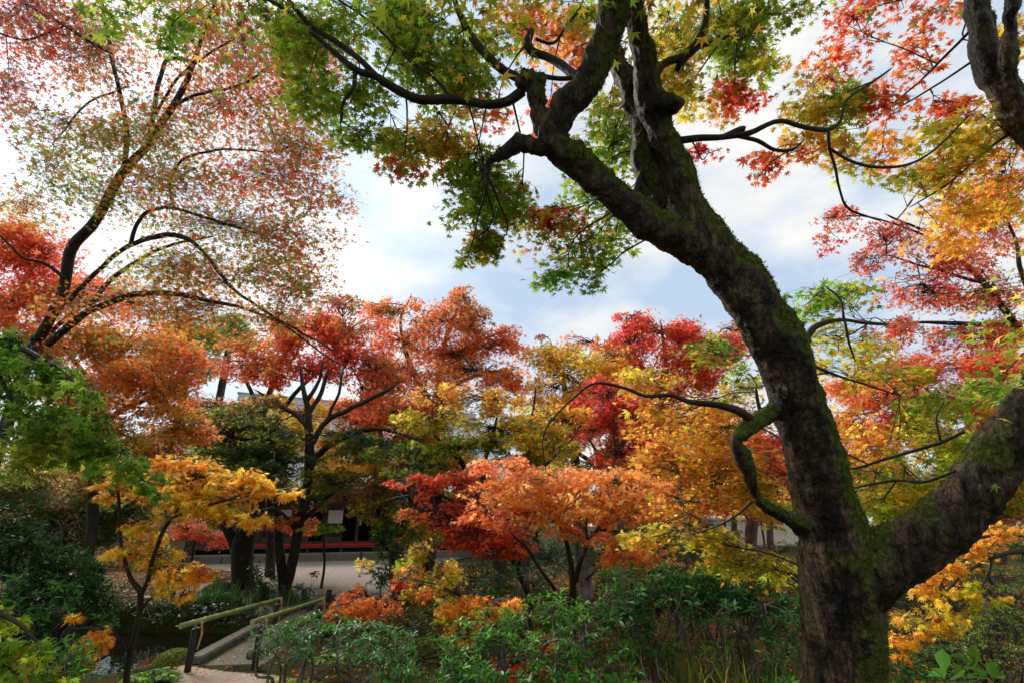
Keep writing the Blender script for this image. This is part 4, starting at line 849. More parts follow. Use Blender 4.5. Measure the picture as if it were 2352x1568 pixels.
tree('yellow_maple_sapling', 'slender forked maple with golden yellow leaves by the pond', [
  [(285, 1720, 6.0, 14), (290, 1568, 6.0, 12), (300, 1500, 6.0, 11.5), (318, 1420, 6.0, 11.5), (322, 1360, 6.0, 11), (302, 1332, 6.0, 9), (286, 1285, 6.0, 7), (277, 1240, 6.0, 6), (272, 1140, 6.0, 5.5), (268, 1075, 6.0, 3)],
  [(322, 1365, 6.0, 9), (338, 1335, 5.95, 8), (350, 1285, 5.9, 7), (372, 1222, 5.9, 6.5), (408, 1182, 5.85, 6), (480, 1158, 5.8, 5), (560, 1135, 5.75, 3)],
  [(395, 1195, 5.87, 5), (412, 1160, 5.9, 4), (424, 1128, 5.9, 3), (460, 1085, 5.9, 2)], [(296, 1500, 6, 6), (270, 1462, 5.9, 5), (250, 1446, 5.85, 4.5), (205, 1440, 5.8, 4), (170, 1440, 5.8, 3), (125, 1408, 5.8, 2)],
  [(340, 1320, 6, 4), (380, 1300, 5.9, 3), (430, 1310, 5.9, 2)], [(325, 1400, 6, 4), (345, 1375, 6.05, 3.5), (362, 1352, 6.1, 2.5)], [(276, 1180, 6, 4), (290, 1160, 6.0, 3), (312, 1152, 6.0, 2)]],
 [(330, 1065, 110, 40, 6.2, .4, 1.7, 'Y3 O3'), (450, 1090, 130, 42, 6.0, .4, 2.0, 'Y5 O2'), (560, 1110, 110, 34, 5.9, .3, 2.0, 'Y5 O2 YG.6'), (640, 1125, 55, 20, 5.8, .2, 2.0, 'Y5 O2'), (520, 1165, 90, 32, 5.8, .3, 1.9, 'Y5 O1 YG1'), (590, 1180, 40, 25, 5.8, .2, 1.7, 'Y5 O1'), (420, 1150, 90, 34, 5.9, .3, 1.7, 'Y5 O1 YG1'), (250, 1125, 45, 24, 6, .2, 1.8, 'Y5 O1'),
  (330, 1215, 60, 38, 6, .3, 1.5, 'Y4 YG1 O1'), (310, 1270, 60, 32, 6, .3, 1.6, 'Y4 O1 YG1'), (370, 1270, 60, 40, 6, .3, 1.4, 'Y4 YG2 O1'), (420, 1310, 70, 32, 5.9, .3, 1.7, 'Y5 O2'), (395, 1345, 50, 22, 5.9, .3, 1.5, 'YG2 Y3'), (450, 1320, 45, 24, 5.9, .2, 1.9, 'Y4 O3'), (420, 1365, 25, 16, 5.9, .2, 1.6, 'Y4 O2'), (220, 1465, 45, 32, 5.8, .2, 1.9, 'Y4 O3'), (200, 1500, 30, 20, 5.8, .2, 1.4, 'Y3 O3'), (150, 1412, 40, 12, 5.8, .2, 1.0, 'Y3 O3'), (205, 1525, 20, 14, 5.8, .1, 1.4, 'O3 Y2'), (370, 1120, 70, 40, 6.1, .3, 1.4, 'Y4 O2')],
 .088, 'm7', bark='bark', wob=.012, flat=.25, tilt=.7, droop=.6, fine=True, drift=.35, thin=.72)
tree('green_maple', 'green maple with a long drooping branch at the left edge', [
  [(-330, 1500, 4.6, 40), (-300, 1200, 4.6, 36), (-240, 950, 4.6, 28), (-140, 800, 4.6, 20), (-40, 770, 4.5, 12), (60, 805, 4.4, 7), (150, 862, 4.35, 6), (222, 940, 4.3, 5), (285, 1035, 4.3, 4), (335, 1108, 4.3, 2.5), (375, 1145, 4.3, 1.5)], [(-40, 770, 4.5, 8), (20, 900, 4.4, 5), (80, 1000, 4.3, 3)], [(-100, 790, 4.5, 8), (-20, 950, 4.3, 5), (60, 1080, 4.2, 3)]],
 [(20, 800, 60, 55, 4.4, .3, 1.8, 'G6 GD2'), (90, 850, 90, 50, 4.4, .3, 1.8, 'G6 GD2 YG.5'), (165, 905, 75, 50, 4.35, .3, 1.8, 'G6 GD2 YG.5'), (60, 930, 80, 60, 4.4, .3, 1.9, 'G5 GD3'), (140, 975, 80, 50, 4.35, .3, 1.7, 'G5 GD2 YG1'), (225, 985, 50, 50, 4.3, .3, 1.8, 'G6 GD1'), (280, 1050, 48, 45, 4.3, .2, 1.8, 'G6 YG.5'), (335, 1105, 45, 30, 4.3, .2, 1.7, 'G6'), (370, 1135, 25, 16, 4.3, .1, 1.5, 'G5 YG1'), (100, 1030, 90, 40, 4.3, .3, 1.2, 'OL3 YG2 G2'), (40, 1040, 60, 50, 4.3, .3, 1.3, 'OL3 G2 YG2'), (200, 1050, 60, 40, 4.3, .2, 1.3, 'G5 YG1')],
 .078, 'm7', flat=.3, tilt=.75, droop=.9, fine=True, drift=.15)
tree('lime_maple', 'bright lime maple foliage in the bottom left corner', [
  [(-260, 1900, 2.9, 40), (-200, 1600, 2.8, 30), (-120, 1440, 2.75, 18), (-20, 1400, 2.7, 9), (60, 1440, 2.65, 5), (110, 1520, 2.6, 3)], [(-120, 1440, 2.75, 10), (-20, 1500, 2.7, 6), (60, 1560, 2.6, 3)]],
 [(20, 1420, 45, 45, 2.8, .2, 1.6, 'YG4 G3'), (60, 1480, 70, 50, 2.75, .2, 1.8, 'YG4 G4'), (20, 1520, 50, 60, 2.75, .2, 1.8, 'YG4 G3 R.3'), (100, 1540, 60, 40, 2.7, .2, 1.6, 'YG4 G3 Y.6'), (50, 1580, 100, 40, 2.7, .2, 1.8, 'G4 YG4'), (150, 1575, 40, 25, 2.7, .1, 1.3, 'YG4 G2')], .062, 'm7', flat=.3, tilt=.8, droop=1.0, fine=True, ground=.45, drift=.2)
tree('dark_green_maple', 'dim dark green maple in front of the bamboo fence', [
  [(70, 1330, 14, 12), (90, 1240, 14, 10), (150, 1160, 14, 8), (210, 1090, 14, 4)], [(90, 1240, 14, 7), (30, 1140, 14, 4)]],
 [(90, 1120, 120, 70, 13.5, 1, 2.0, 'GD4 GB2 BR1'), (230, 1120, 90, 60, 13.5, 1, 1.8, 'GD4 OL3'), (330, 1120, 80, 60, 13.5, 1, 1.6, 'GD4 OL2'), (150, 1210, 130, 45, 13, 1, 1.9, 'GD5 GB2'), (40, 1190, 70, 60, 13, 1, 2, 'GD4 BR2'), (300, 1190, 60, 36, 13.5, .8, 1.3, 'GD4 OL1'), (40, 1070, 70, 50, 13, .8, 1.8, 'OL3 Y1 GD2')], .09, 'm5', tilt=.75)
tree('forked_maple', 'slender forked maple with dark green layers standing by the bridge end', [
  [(668, 1400, 16, 17), (655, 1352, 16, 15), (648, 1310, 16, 12), (640, 1250, 16, 10), (638, 1200, 16, 8), (630, 1130, 16, 5), (600, 1080, 16, 3)],
  [(655, 1352, 16, 13), (672, 1290, 16, 12), (686, 1210, 16, 11.5), (702, 1140, 16, 10.5), (712, 1060, 16, 12), (710, 985, 16, 9), (706, 930, 16, 7), (695, 880, 16, 5), (690, 850, 16, 3)],
  [(712, 1060, 16, 8), (762, 1018, 15.8, 7), (820, 990, 15.6, 6.5), (885, 985, 15.5, 5), (950, 1005, 15.4, 3)], [(714, 1020, 16, 7), (752, 965, 16, 6), (800, 940, 16, 5.5), (850, 915, 16, 5), (896, 892, 16, 4)],
  [(708, 950, 16, 6), (738, 900, 16.2, 5), (750, 860, 16.3, 4)], [(712, 1000, 16, 7), (690, 960, 16.2, 6), (640, 930, 16.3, 5), (600, 905, 16.4, 3)], [(680, 1220, 16, 5), (650, 1180, 15.8, 4), (590, 1160, 15.6, 3)], [(690, 1200, 16, 6), (740, 1150, 15.8, 5), (800, 1110, 15.6, 3)], [(702, 925, 16, 6), (730, 880, 16, 4), (740, 840, 16, 3)], [(750, 965, 16, 4), (775, 910, 16, 3.5), (785, 865, 16, 3)],
  [(712, 1010, 16, 5), (640, 1000, 15.8, 4), (560, 1010, 15.6, 4), (500, 985, 15.5, 2)]],
 [(560, 955, 110, 30, 15.8, 1.2, 1.7, 'GB3 MO2 BR1'), (490, 1000, 80, 26, 15.8, 1, 1.8, 'GB4 MO2'), (560, 1040, 120, 30, 15.6, 1.2, 1.9, 'GB4 MO2'), (650, 1060, 100, 28, 15.6, 1.2, 1.8, 'GB4 MO1'), (620, 1000, 90, 22, 15.6, 1.1, 1.4, 'GB3 MO3'), (780, 1000, 100, 20, 15.5, 1.2, 1.4, 'GB4 G1'), (850, 1030, 100, 26, 15.4, 1.2, 1.6, 'GB3 MO2'), (600, 1110, 100, 26, 15.6, 1.2, 1.5, 'GB4 MO2'), (760, 1100, 100, 28, 15.4, 1.2, 1.6, 'GB3 MO2 BR1'), (700, 1150, 60, 20, 15.4, 1, 1.1, 'GB3 MO2'), (480, 950, 60, 22, 16, 1, 1.3, 'BR2 GB2'), (620, 920, 70, 16, 16.3, .8, .9, 'BR2 MO2'), (740, 1210, 60, 14, 15.2, .8, 1.1, 'G3 YG1'), (650, 1195, 50, 14, 15.4, .8, 1.0, 'OR3 G2')],
 .13, 'm5', bark='bark', wob=.05, flat=.14, tilt=.5, dens=1.3)
tree('scarlet_maple', 'scarlet maple spreading its red canopy behind the forked maple', [
  [(560, 1330, 21, 12), (565, 1200, 21, 11), (580, 1050, 21, 9), (620, 900, 21, 7), (660, 800, 21, 4)], [(580, 1050, 21, 7), (680, 900, 20.5, 5), (780, 820, 20, 3)], [(600, 950, 21, 6), (560, 860, 21, 4)]],
 [(700, 745, 110, 48, 19.5, 1.6, 1.6, 'R4 OR3 MO.6'), (640, 800, 110, 45, 19.5, 1.6, 1.5, 'OR4 R3 BR1'), (800, 760, 110, 52, 19.5, 1.6, 1.7, 'R4 OR3 BR1'), (580, 840, 100, 32, 19.8, 1.4, 1.5, 'OR3 BR3 R2'), (800, 830, 110, 42, 19, 1.6, 1.7, 'R5 CR2'), (720, 850, 60, 26, 18.5, 1, 1.5, 'R5 OR1'), (860, 850, 70, 40, 19, 1.4, 1.6, 'OR3 BR3 R1'), (620, 860, 70, 28, 18.8, 1, 1.5, 'R5 OR2'), (780, 700, 60, 24, 19.5, 1, 1.3, 'BR2 R2 MO2'), (850, 930, 60, 40, 18.5, 1, 1.1, 'OR3 R2 O1'), (900, 890, 60, 40, 19.5, 1.4, 1.5, 'BR4 OR2'), (560, 790, 60, 26, 20, 1, 1.1, 'OR3 BR3')],
 .155, 'm5', tilt=.8, flat=.25)
tree('crimson_sapling', 'small coral sapling beside the board wall of the hall', [[(655, 1300, 22, 3), (650, 1255, 22, 3), (640, 1220, 22, 2.5), (600, 1195, 22, 2)], [(645, 1245, 22, 2.5), (680, 1215, 22, 2), (720, 1195, 22, 1.5)]],
 [(600, 1200, 55, 16, 21.5, .8, 1.5, 'R2 OR4'), (690, 1205, 55, 20, 21.5, .8, 1.4, 'OR4 R2'), (700, 1165, 35, 20, 21.5, .7, 1.2, 'OR4 R2')], .11, 't3')
tree('pink_sapling', 'pinkish red sapling in front of the left board wall', [[(440, 1310, 24, 3), (445, 1250, 24, 3), (470, 1215, 24, 2)]], [(480, 1230, 55, 24, 23.5, .8, 1.5, 'PK4 OR2'), (430, 1210, 45, 26, 23.5, .8, 1.4, 'OR3 PK2 BR2')], .11, 't3')
tree('thick_trunk_tree', 'stout mossy tree with two thick stubby stems on the gravel edge', [
  [(562, 1374, 17.5, 34), (558, 1340, 17.5, 27), (556, 1290, 17.5, 26), (560, 1240, 17.5, 27), (574, 1195, 17.5, 22), (584, 1150, 17.5, 17), (600, 1080, 17.5, 10), (620, 1000, 17.6, 5)], [(548, 1290, 17.5, 17), (538, 1245, 17.5, 14), (524, 1215, 17.5, 13), (516, 1185, 17.5, 12), (520, 1140, 17.5, 9), (500, 1060, 17.6, 5)], [(574, 1195, 17.5, 12), (590, 1160, 17.5, 10), (640, 1120, 17.3, 6)]],
 [(560, 1080, 90, 26, 17.5, 1, 1.4, 'MO3 GB2 OL1'), (500, 1070, 60, 26, 17.5, 1, 1.4, 'GB3 MO2'), (640, 1080, 70, 24, 17.3, 1, 1.3, 'MO3 G1 YG1'), (600, 990, 120, 34, 18, 1.2, 1.3, 'YG3 Y3 MO2'), (700, 960, 80, 40, 18.5, 1, 1.2, 'Y3 YG3 O1'), (640, 1130, 40, 16, 17.2, .7, 1.2, 'G3 MO1'), (520, 1120, 50, 20, 17.4, .8, 1.2, 'GB3 MO2')], .14, 'm5', wob=.04, flat=.16)
tree('rust_maple', 'tallest rusty orange maple against the pale cloud', [
  [(990, 1230, 24, 13), (985, 1080, 24, 12), (1000, 950, 24, 10), (1010, 850, 24, 8), (1030, 760, 24, 5), (1060, 690, 24, 2)], [(1000, 950, 24, 8), (940, 830, 24, 6), (920, 740, 24, 3), (940, 690, 24, 2)], [(1010, 850, 24, 6), (1090, 790, 24, 4), (1170, 755, 24, 2)], [(1005, 900, 24, 6), (1100, 860, 24, 4), (1170, 850, 24, 2)]],
 [(910, 720, 55, 34, 23, 1.6, 1.2, 'OR3 O3 BR2 MO1'), (955, 695, 22, 22, 23.5, 1, 1.0, 'OR4 O3'), (1065, 690, 40, 36, 23, 1.4, 1.6, 'OR3 O3 BR2 MO1'), (1020, 740, 70, 50, 23, 1.8, 1.7, 'OR3 O3 BR2 MO1'), (1090, 740, 55, 45, 23, 1.6, 1.7, 'OR3 O2 BR3 MO1'), (930, 790, 90, 50, 23, 1.8, 1.2, 'O3 OR3 BR2'), (1160, 770, 50, 22, 23, 1.4, 1.3, 'BR3 OR3'), (1120, 800, 90, 36, 23, 1.8, 1.5, 'OR3 BR3 O1'), (1040, 810, 80, 40, 22.5, 1.8, 1.8, 'OR4 BR2'), (1080, 850, 110, 36, 22, 1.8, 2.0, 'OR3 O3 BR1 YG1'), (900, 860, 100, 40, 22.5, 1.8, 1.8, 'BR4 OR3'), (1160, 870, 60, 40, 22, 1.6, 1.7, 'OR3 O3 R1'), (860, 700, 40, 26, 23, 1.2, 1.0, 'OR3 O3')],
 .18, 'm5', tilt=.9, flat=.3)
tree('amber_maple', 'yellow green maple with upright stems in the middle of the wood', [
  [(1150, 1225, 13.5, 12), (1130, 1170, 13.5, 11), (1085, 1110, 13.5, 9), (1060, 1060, 13.5, 7), (1000, 1000, 13.5, 4)], [(1130, 1170, 13.5, 8), (1110, 1090, 13.4, 6), (1130, 1000, 13.3, 4), (1150, 930, 13.3, 2)], [(1150, 1225, 13.5, 10), (1180, 1140, 13.4, 8), (1210, 1060, 13.3, 6), (1222, 960, 13.3, 4), (1230, 900, 13.3, 2)], [(1085, 1110, 13.5, 6), (980, 1060, 13.4, 4), (920, 1030, 13.4, 2)], [(1190, 1120, 13.4, 6), (1260, 1060, 13.3, 4), (1310, 1010, 13.2, 2)]],
 [(1030, 905, 95, 30, 13.3, 1, 1.6, 'Y3 O3'), (1130, 925, 110, 34, 13.2, 1, 1.7, 'O3 Y2 YG2'), (990, 960, 100, 32, 13.2, 1, 1.9, 'YG4 Y3'), (1130, 980, 110, 38, 13, 1, 1.9, 'YG4 Y3'), (1050, 1030, 130, 32, 13, 1, 2.0, 'YG3 MO3'), (1220, 990, 80, 45, 13, 1, 1.6, 'Y3 YG2 O1'), (1290, 960, 70, 40, 13, 1, 1.5, 'O3 Y3'), (1270, 1030, 70, 30, 12.8, .8, 1.5, 'YG3 Y2'), (930, 1040, 90, 32, 13.2, 1, 1.9, 'MO4 GB2'), (960, 1080, 90, 26, 13, 1, 1.7, 'MO3 OL3'), (1190, 1060, 70, 26, 12.8, .8, 1.5, 'MO3 YG2')],
 .115, 'm5', tilt=.6, flat=.12, fine=True)
tree('gold_maple', 'yellow maple crown left of the red one on the skyline', [
  [(1330, 1230, 22, 13), (1325, 1100, 22, 11), (1310, 960, 22, 9), (1290, 860, 22, 5), (1270, 800, 22, 2)], [(1318, 1000, 22, 8), (1370, 890, 22, 5), (1390, 820, 22, 3)]],
 [(1250, 815, 50, 30, 21, 1.5, 1.4, 'Y3 YG2 OR1'), (1330, 835, 90, 46, 21, 1.8, 1.9, 'Y4 YG2 O1'), (1280, 890, 90, 40, 20.5, 1.8, 1.8, 'Y3 O2 YG1'), (1420, 825, 60, 36, 21, 1.6, 1.6, 'Y4 O2'), (1350, 785, 70, 22, 21.5, 1.4, 1.3, 'OR4 BR2'), (1380, 890, 80, 40, 20.5, 1.6, 1.8, 'Y3 O3'), (1290, 940, 60, 30, 20.5, 1.2, 1.4, 'O3 Y2'), (1250, 775, 30, 14, 21.5, 1, .9, 'BR4')], .17, 'm5', tilt=.9, flat=.3)
tree('ruby_maple', 'bright red maple on the skyline left of the leaning trunk', [
  [(1500, 1230, 24, 13), (1510, 1080, 24, 12), (1520, 950, 24, 9), (1530, 850, 24, 6), (1520, 760, 24, 3)], [(1520, 950, 24, 8), (1600, 850, 24, 5), (1640, 780, 24, 2)], [(1515, 900, 24, 7), (1450, 800, 24, 4), (1440, 740, 24, 2)]],
 [(1455, 735, 50, 28, 23, 1.5, 1.5, 'R5 CR1'), (1520, 760, 90, 42, 23, 1.8, 1.9, 'R5 OR1 CR1'), (1450, 800, 70, 40, 22.5, 1.8, 1.9, 'R5 CR2'), (1590, 770, 70, 40, 23, 1.6, 1.8, 'R4 OR2'), (1650, 800, 70, 46, 23, 1.6, 1.5, 'R4 OR1 CR1'), (1560, 830, 120, 42, 22, 1.8, 2, 'R4 OR2'), (1440, 850, 70, 34, 22, 1.6, 1.8, 'R5 O1'), (1580, 880, 90, 36, 22, 1.6, 1.7, 'R3 O3'), (1690, 760, 40, 36, 23.5, 1.2, .9, 'R3 BR3')], .17, 'm5', tilt=.9, flat=.3)
tree('crimson_maple', 'crimson maple with grey stems just right of the wood centre', [
  [(1420, 1235, 15, 12), (1410, 1120, 15, 10), (1415, 1020, 15, 8), (1400, 930, 15, 4)], [(1412, 1050, 15, 7), (1460, 960, 15, 4), (1490, 900, 15, 2)], [(1410, 1100, 15, 5), (1360, 1020, 15, 3)]],
 [(1390, 905, 85, 40, 14.5, 1.1, 1.8, 'CR4 R4'), (1440, 955, 80, 46, 14.5, 1.1, 1.8, 'R5 CR2 OR1'), (1360, 985, 55, 40, 14.5, 1, 1.5, 'R4 CR3'), (1430, 1040, 75, 36, 14.2, 1, 1.7, 'R5 OR2'), (1350, 930, 50, 36, 14.8, .9, 1.5, 'CR4 R3'), (1470, 1010, 60, 40, 14.4, .9, 1.4, 'R4 OR2')], .125, 'm5', bark='pale_bark', tilt=.8, flat=.25)
tree('coral_maple', 'small coral orange maple with layered branches in the centre', [
  [(1312, 1400, 9.2, 11), (1316, 1350, 9.2, 10), (1312, 1300, 9.2, 8), (1300, 1240, 9.2, 6.5), (1283, 1190, 9.2, 5.5), (1282, 1130, 9.2, 4), (1300, 1090, 9.2, 2)], [(1318, 1340, 9.2, 8), (1340, 1270, 9.1, 6.5), (1368, 1220, 9.05, 6), (1410, 1165, 9, 5), (1450, 1110, 8.9, 3)], [(1300, 1385, 9.2, 6), (1250, 1320, 9.1, 5.5), (1212, 1260, 9, 5), (1180, 1230, 8.9, 3)], [(1350, 1250, 9.1, 5), (1345, 1190, 9.1, 3.5), (1340, 1130, 9.1, 2)], [(1283, 1190, 9.2, 4), (1240, 1140, 9.1, 3), (1200, 1110, 9, 2)], [(1375, 1215, 9, 4), (1440, 1222, 8.8, 3), (1510, 1210, 8.7, 2)], [(1345, 1330, 9.1, 4), (1380, 1300, 9, 3.5), (1420, 1260, 8.9, 2.5)]],
 [(1280, 1095, 140, 32, 9.1, .8, 2.2, 'CO5 O1 PK1'), (1150, 1065, 95, 24, 9, .7, 1.9, 'CO3 PK3'), (1400, 1100, 110, 32, 9, .8, 2.1, 'CO5 O2'), (1180, 1130, 120, 36, 9, .8, 2.2, 'CO5 PK1 O1'), (1300, 1150, 140, 30, 9, .8, 2.0, 'CO5 O3'), (1430, 1150, 110, 30, 8.9, .7, 2.1, 'CO4 O3'), (1130, 1180, 80, 30, 8.9, .7, 2.0, 'CO3 OR3 PK1'), (1250, 1190, 80, 22, 9, .7, 1.4, 'O4 CO2 YG.5'), (1490, 1110, 60, 26, 8.9, .5, 1.7, 'CO3 PK2 O2'), (1320, 1225, 90, 18, 9, .6, 1.6, 'PK3 CO3'), (1430, 1245, 100, 28, 8.8, .7, 1.9, 'CO4 PK2 O2'), (1470, 1280, 90, 28, 8.7, .6, 1.8, 'O4 CO3'), (1390, 1275, 60, 20, 8.8, .5, 1.5, 'O4 CO2'), (1420, 1190, 70, 20, 8.9, .6, 1.6, 'O4 CO3')],
 .10, 'm5', flat=.12, tilt=.5, droop=.5, fine=True, drift=.3, tw=.004, thin=.8)
tree('vermilion_maple', 'vermilion maple with flat red layers left of the coral one', [
  [(1215, 1370, 11, 8), (1190, 1310, 11, 7), (1150, 1240, 11, 6), (1100, 1190, 11, 5), (1040, 1150, 11, 4), (980, 1120, 11, 2)], [(1150, 1240, 11, 5), (1130, 1170, 11, 4), (1080, 1110, 11, 2)], [(1190, 1310, 11, 5), (1200, 1240, 11, 3)]],
 [(960, 1110, 80, 24, 11, .8, 1.8, 'R3 OR4'), (1050, 1105, 90, 28, 11, .8, 1.8, 'OR4 R3'), (1000, 1180, 100, 24, 10.8, .8, 2, 'R4 OR3'), (1090, 1210, 110, 34, 10.8, .8, 2.1, 'R5 OR2'), (1180, 1240, 95, 28, 10.6, .7, 2, 'R4 OR3'), (930, 1150, 60, 18, 11, .6, 1.6, 'OR3 R3'), (1090, 1160, 95, 22, 10.8, .7, 1.8, 'R3 OR4'), (1060, 1250, 60, 24, 10.6, .6, 1.6, 'R3 OR2'), (1150, 1265, 70, 18, 10.5, .5, 1.6, 'R4 OR2')], .105, 'm5', flat=.1, tilt=.5, fine=True)
tree('olive_maple', 'olive green maple hanging in front of the dark hall opening', [
  [(975, 1320, 19, 15), (972, 1230, 19, 14), (978, 1140, 19, 12), (968, 1080, 19, 8), (940, 1040, 19, 4)], [(976, 1160, 19, 8), (900, 1120, 18.5, 5), (830, 1110, 18, 3)], [(972, 1230, 19, 6), (900, 1190, 18.4, 4), (830, 1180, 18, 2)]],
 [(860, 1120, 90, 26, 18, 1.2, 1.6, 'BR3 OL3'), (870, 1165, 80, 30, 18, 1.2, 1.7, 'MO3 YG2 O1'), (920, 1200, 70, 36, 17.8, 1.2, 1.8, 'MO3 G2'), (840, 1180, 40, 18, 17.8, .9, 1.2, 'O3 BR3'), (800, 1140, 50, 20, 18.2, .9, 1.2, 'BR3 OL2'), (900, 1080, 110, 30, 18.5, 1.2, 1.7, 'OL3 Y2 BR1'), (790, 1075, 90, 26, 18.5, 1.2, 1.5, 'YG3 Y2 O1'), (960, 1230, 60, 28, 17.6, 1, 1.6, 'YG3 MO2'), (890, 1235, 40, 24, 17.6, .8, 1.5, 'GB3 G2')], .14, 'm5', flat=.2, tilt=.7)
tree('ruby_sprig_maple', 'tiny scarlet tipped sapling beside the forked slender trunk', [[(745, 1290, 19, 3), (742, 1200, 19, 3), (748, 1110, 19, 2)]], [(755, 1085, 30, 13, 18.5, .5, 1.6, 'R6'), (735, 1095, 22, 9, 18.5, .4, 1.3, 'R5 CR1')], .11, 't3')
tree('pond_maple_sapling', 'thin yellow green maple sapling leaning over the shrubs', [
  [(1150, 1475, 8, 6), (1110, 1430, 8, 5), (1060, 1370, 8, 4), (1010, 1310, 8, 3.5), (975, 1260, 8, 2.5), (960, 1230, 8, 1.5)], [(1060, 1370, 8, 3), (1000, 1340, 8, 2), (950, 1330, 8, 1.5)]],
 [(975, 1265, 50, 36, 8, .5, 1.5, 'YG3 OL2 Y1'), (940, 1310, 36, 30, 8, .4, 1.3, 'YG2 O2 OL2'), (1010, 1310, 50, 36, 8, .5, 1.5, 'YG4 Y1 O.5'), (960, 1350, 40, 26, 8, .4, 1.5, 'O2 R2 YG2'), (1050, 1375, 50, 30, 8, .5, 1.4, 'YG4 Y2'), (1090, 1430, 50, 30, 7.8, .5, 1.4, 'Y3 YG2 O1'), (1030, 1420, 40, 24, 7.9, .4, 1.1, 'YG3 O1'), (1070, 1470, 36, 20, 7.6, .3, 1.1, 'Y3 O2'), (910, 1340, 20, 20, 8, .2, 1.4, 'CR3 R3')], .082, 'm7', flat=.25, tilt=.7, droop=.7, fine=True)
tree('orange_bush_maple', 'low rounded orange maple bush beside the gravel', [
  [(880, 1445, 10, 6), (875, 1405, 10, 5), (850, 1370, 10, 4), (810, 1360, 10, 2)], [(875, 1405, 10, 4), (900, 1370, 10, 2)]],
 [(840, 1362, 60, 22, 10, .5, 2.1, 'O4 OR2'), (810, 1388, 50, 20, 9.8, .5, 2.0, 'O4 OR2'), (880, 1385, 55, 26, 9.8, .5, 2.0, 'O3 OR3'), (770, 1410, 24, 12, 9.7, .2, 1.6, 'O4 OR1'), (870, 1420, 45, 18, 9.7, .3, 1.4, 'O3 OL2')], .085, 'm5', droop=.8)
tree('apricot_maple', 'low apricot maple tucked behind the glossy shrubs', [
  [(1180, 1490, 7.6, 5), (1150, 1440, 7.6, 4), (1120, 1410, 7.6, 3), (1090, 1395, 7.6, 2)], [(1150, 1440, 7.6, 3), (1200, 1400, 7.6, 2)]],
 [(1120, 1385, 80, 24, 7.6, .4, 1.8, 'O3 Y3'), (1180, 1400, 50, 16, 7.5, .3, 1.5, 'Y3 O2 YG1'), (1060, 1400, 50, 20, 7.6, .4, 1.5, 'O3 Y2')], .08, 'm7', droop=.5)
tree('ember_maple', 'red orange leaves glowing low between the shrub stems', [[(1240, 1640, 7.2, 6), (1220, 1560, 7.2, 5), (1200, 1500, 7.2, 3)], [(1220, 1560, 7.2, 4), (1300, 1500, 7.1, 2)]],
 [(1230, 1470, 60, 24, 7.2, .4, 1.5, 'R3 OR3'), (1180, 1530, 60, 24, 7, .4, 1.7, 'OR3 R3 O1'), (1270, 1545, 60, 24, 7, .4, 1.6, 'R3 OR2 O1'), (1440, 1440, 60, 24, 7.3, .4, .9, 'R3 OR2'), (1170, 1565, 60, 14, 6.8, .3, 1.6, 'OR3 PK2')], .075, 'm5', droop=.8)
tree('rose_maple', 'red maple with dark boughs at the upper right behind the trunk', [
  [(2560, 1250, 9, 22), (2500, 950, 9, 20), (2400, 790, 9, 14), (2345, 760, 9, 10), (2310, 715, 9, 9), (2260, 650, 9, 8), (2200, 590, 9, 6), (2140, 540, 9, 4), (2050, 500, 9, 2.5)], [(2330, 745, 9, 7), (2260, 745, 8.9, 6), (2180, 742, 8.8, 5), (2110, 740, 8.7, 3), (2040, 750, 8.6, 2)], [(2450, 850, 9, 10), (2350, 640, 9, 7), (2335, 560, 9, 5), (2300, 480, 9, 3)], [(2260, 650, 9, 5), (2150, 620, 8.9, 3), (2050, 590, 8.8, 2)], [(2140, 545, 9, 3), (2000, 500, 8.9, 2), (1900, 500, 8.8, 1.5)]],
 [(1930, 500, 70, 26, 8.8, .7, .9, 'R3 PK2 BR1'), (2030, 545, 90, 40, 8.8, .8, .9, 'R2 BR3 PK1'), (2010, 600, 60, 30, 8.8, .6, .8, 'BR3 R2'), (2160, 600, 110, 45, 8.9, .8, 1.1, 'R3 OR2 BR1'), (2280, 530, 80, 60, 9, .8, 1.3, 'R3 OR3'), (2120, 670, 130, 36, 8.8, .8, 1.1, 'R3 OR2 BR1'), (2270, 670, 90, 50, 9, .8, 1.2, 'OR3 MO2 R2'), (2080, 760, 100, 30, 8.7, .7, .95, 'R3 BR2 OR1'), (2220, 780, 110, 36, 8.8, .8, 1.2, 'R3 OR3'), (2320, 760, 60, 50, 9, .7, 1.3, 'OR4 O2'), (2240, 450, 90, 40, 9, .8, 1.0, 'R3 OR2'), (2320, 430, 50, 50, 9, .6, 1.0, 'R3 PK1'), (1900, 560, 40, 30, 8.8, .4, .5, 'R3 BR2'), (2140, 410, 70, 30, 9, .7, .7, 'R3 BR2')], .082, 'm5', tilt=.6, flat=.25)
tree('salmon_maple', 'salmon red maple massed behind the right hand limb', [
  [(2180, 1260, 16, 14), (2170, 1120, 16, 12), (2150, 1000, 16, 9), (2130, 900, 16, 5)], [(2165, 1050, 16, 8), (2260, 930, 16, 5), (2320, 850, 16, 3)], [(2160, 1020, 16, 7), (2060, 940, 16, 4)]],
 [(2140, 850, 130, 45, 15.5, 1.2, 1.9, 'OR3 R3 BR1'), (2300, 850, 80, 55, 15.5, 1.2, 1.9, 'R3 OR3'), (2050, 905, 110, 45, 15.3, 1.2, 1.9, 'BR2 OR3 O1'), (2200, 920, 120, 50, 15.3, 1.2, 1.9, 'OR3 R2 O1'), (2080, 980, 110, 50, 15, 1.2, 1.8, 'PK3 OR3 R1'), (1960, 900, 80, 45, 15.2, 1.1, 1.8, 'O3 OR2 Y1'), (1950, 1000, 70, 60, 15, 1.1, 1.7, 'O4 OR2'), (2200, 1010, 100, 40, 15, 1.1, 1.6, 'BR3 OR3'), (1930, 1080, 60, 50, 15, 1, 1.5, 'R3 O2')], .13, 'm5', tilt=.8, flat=.25)
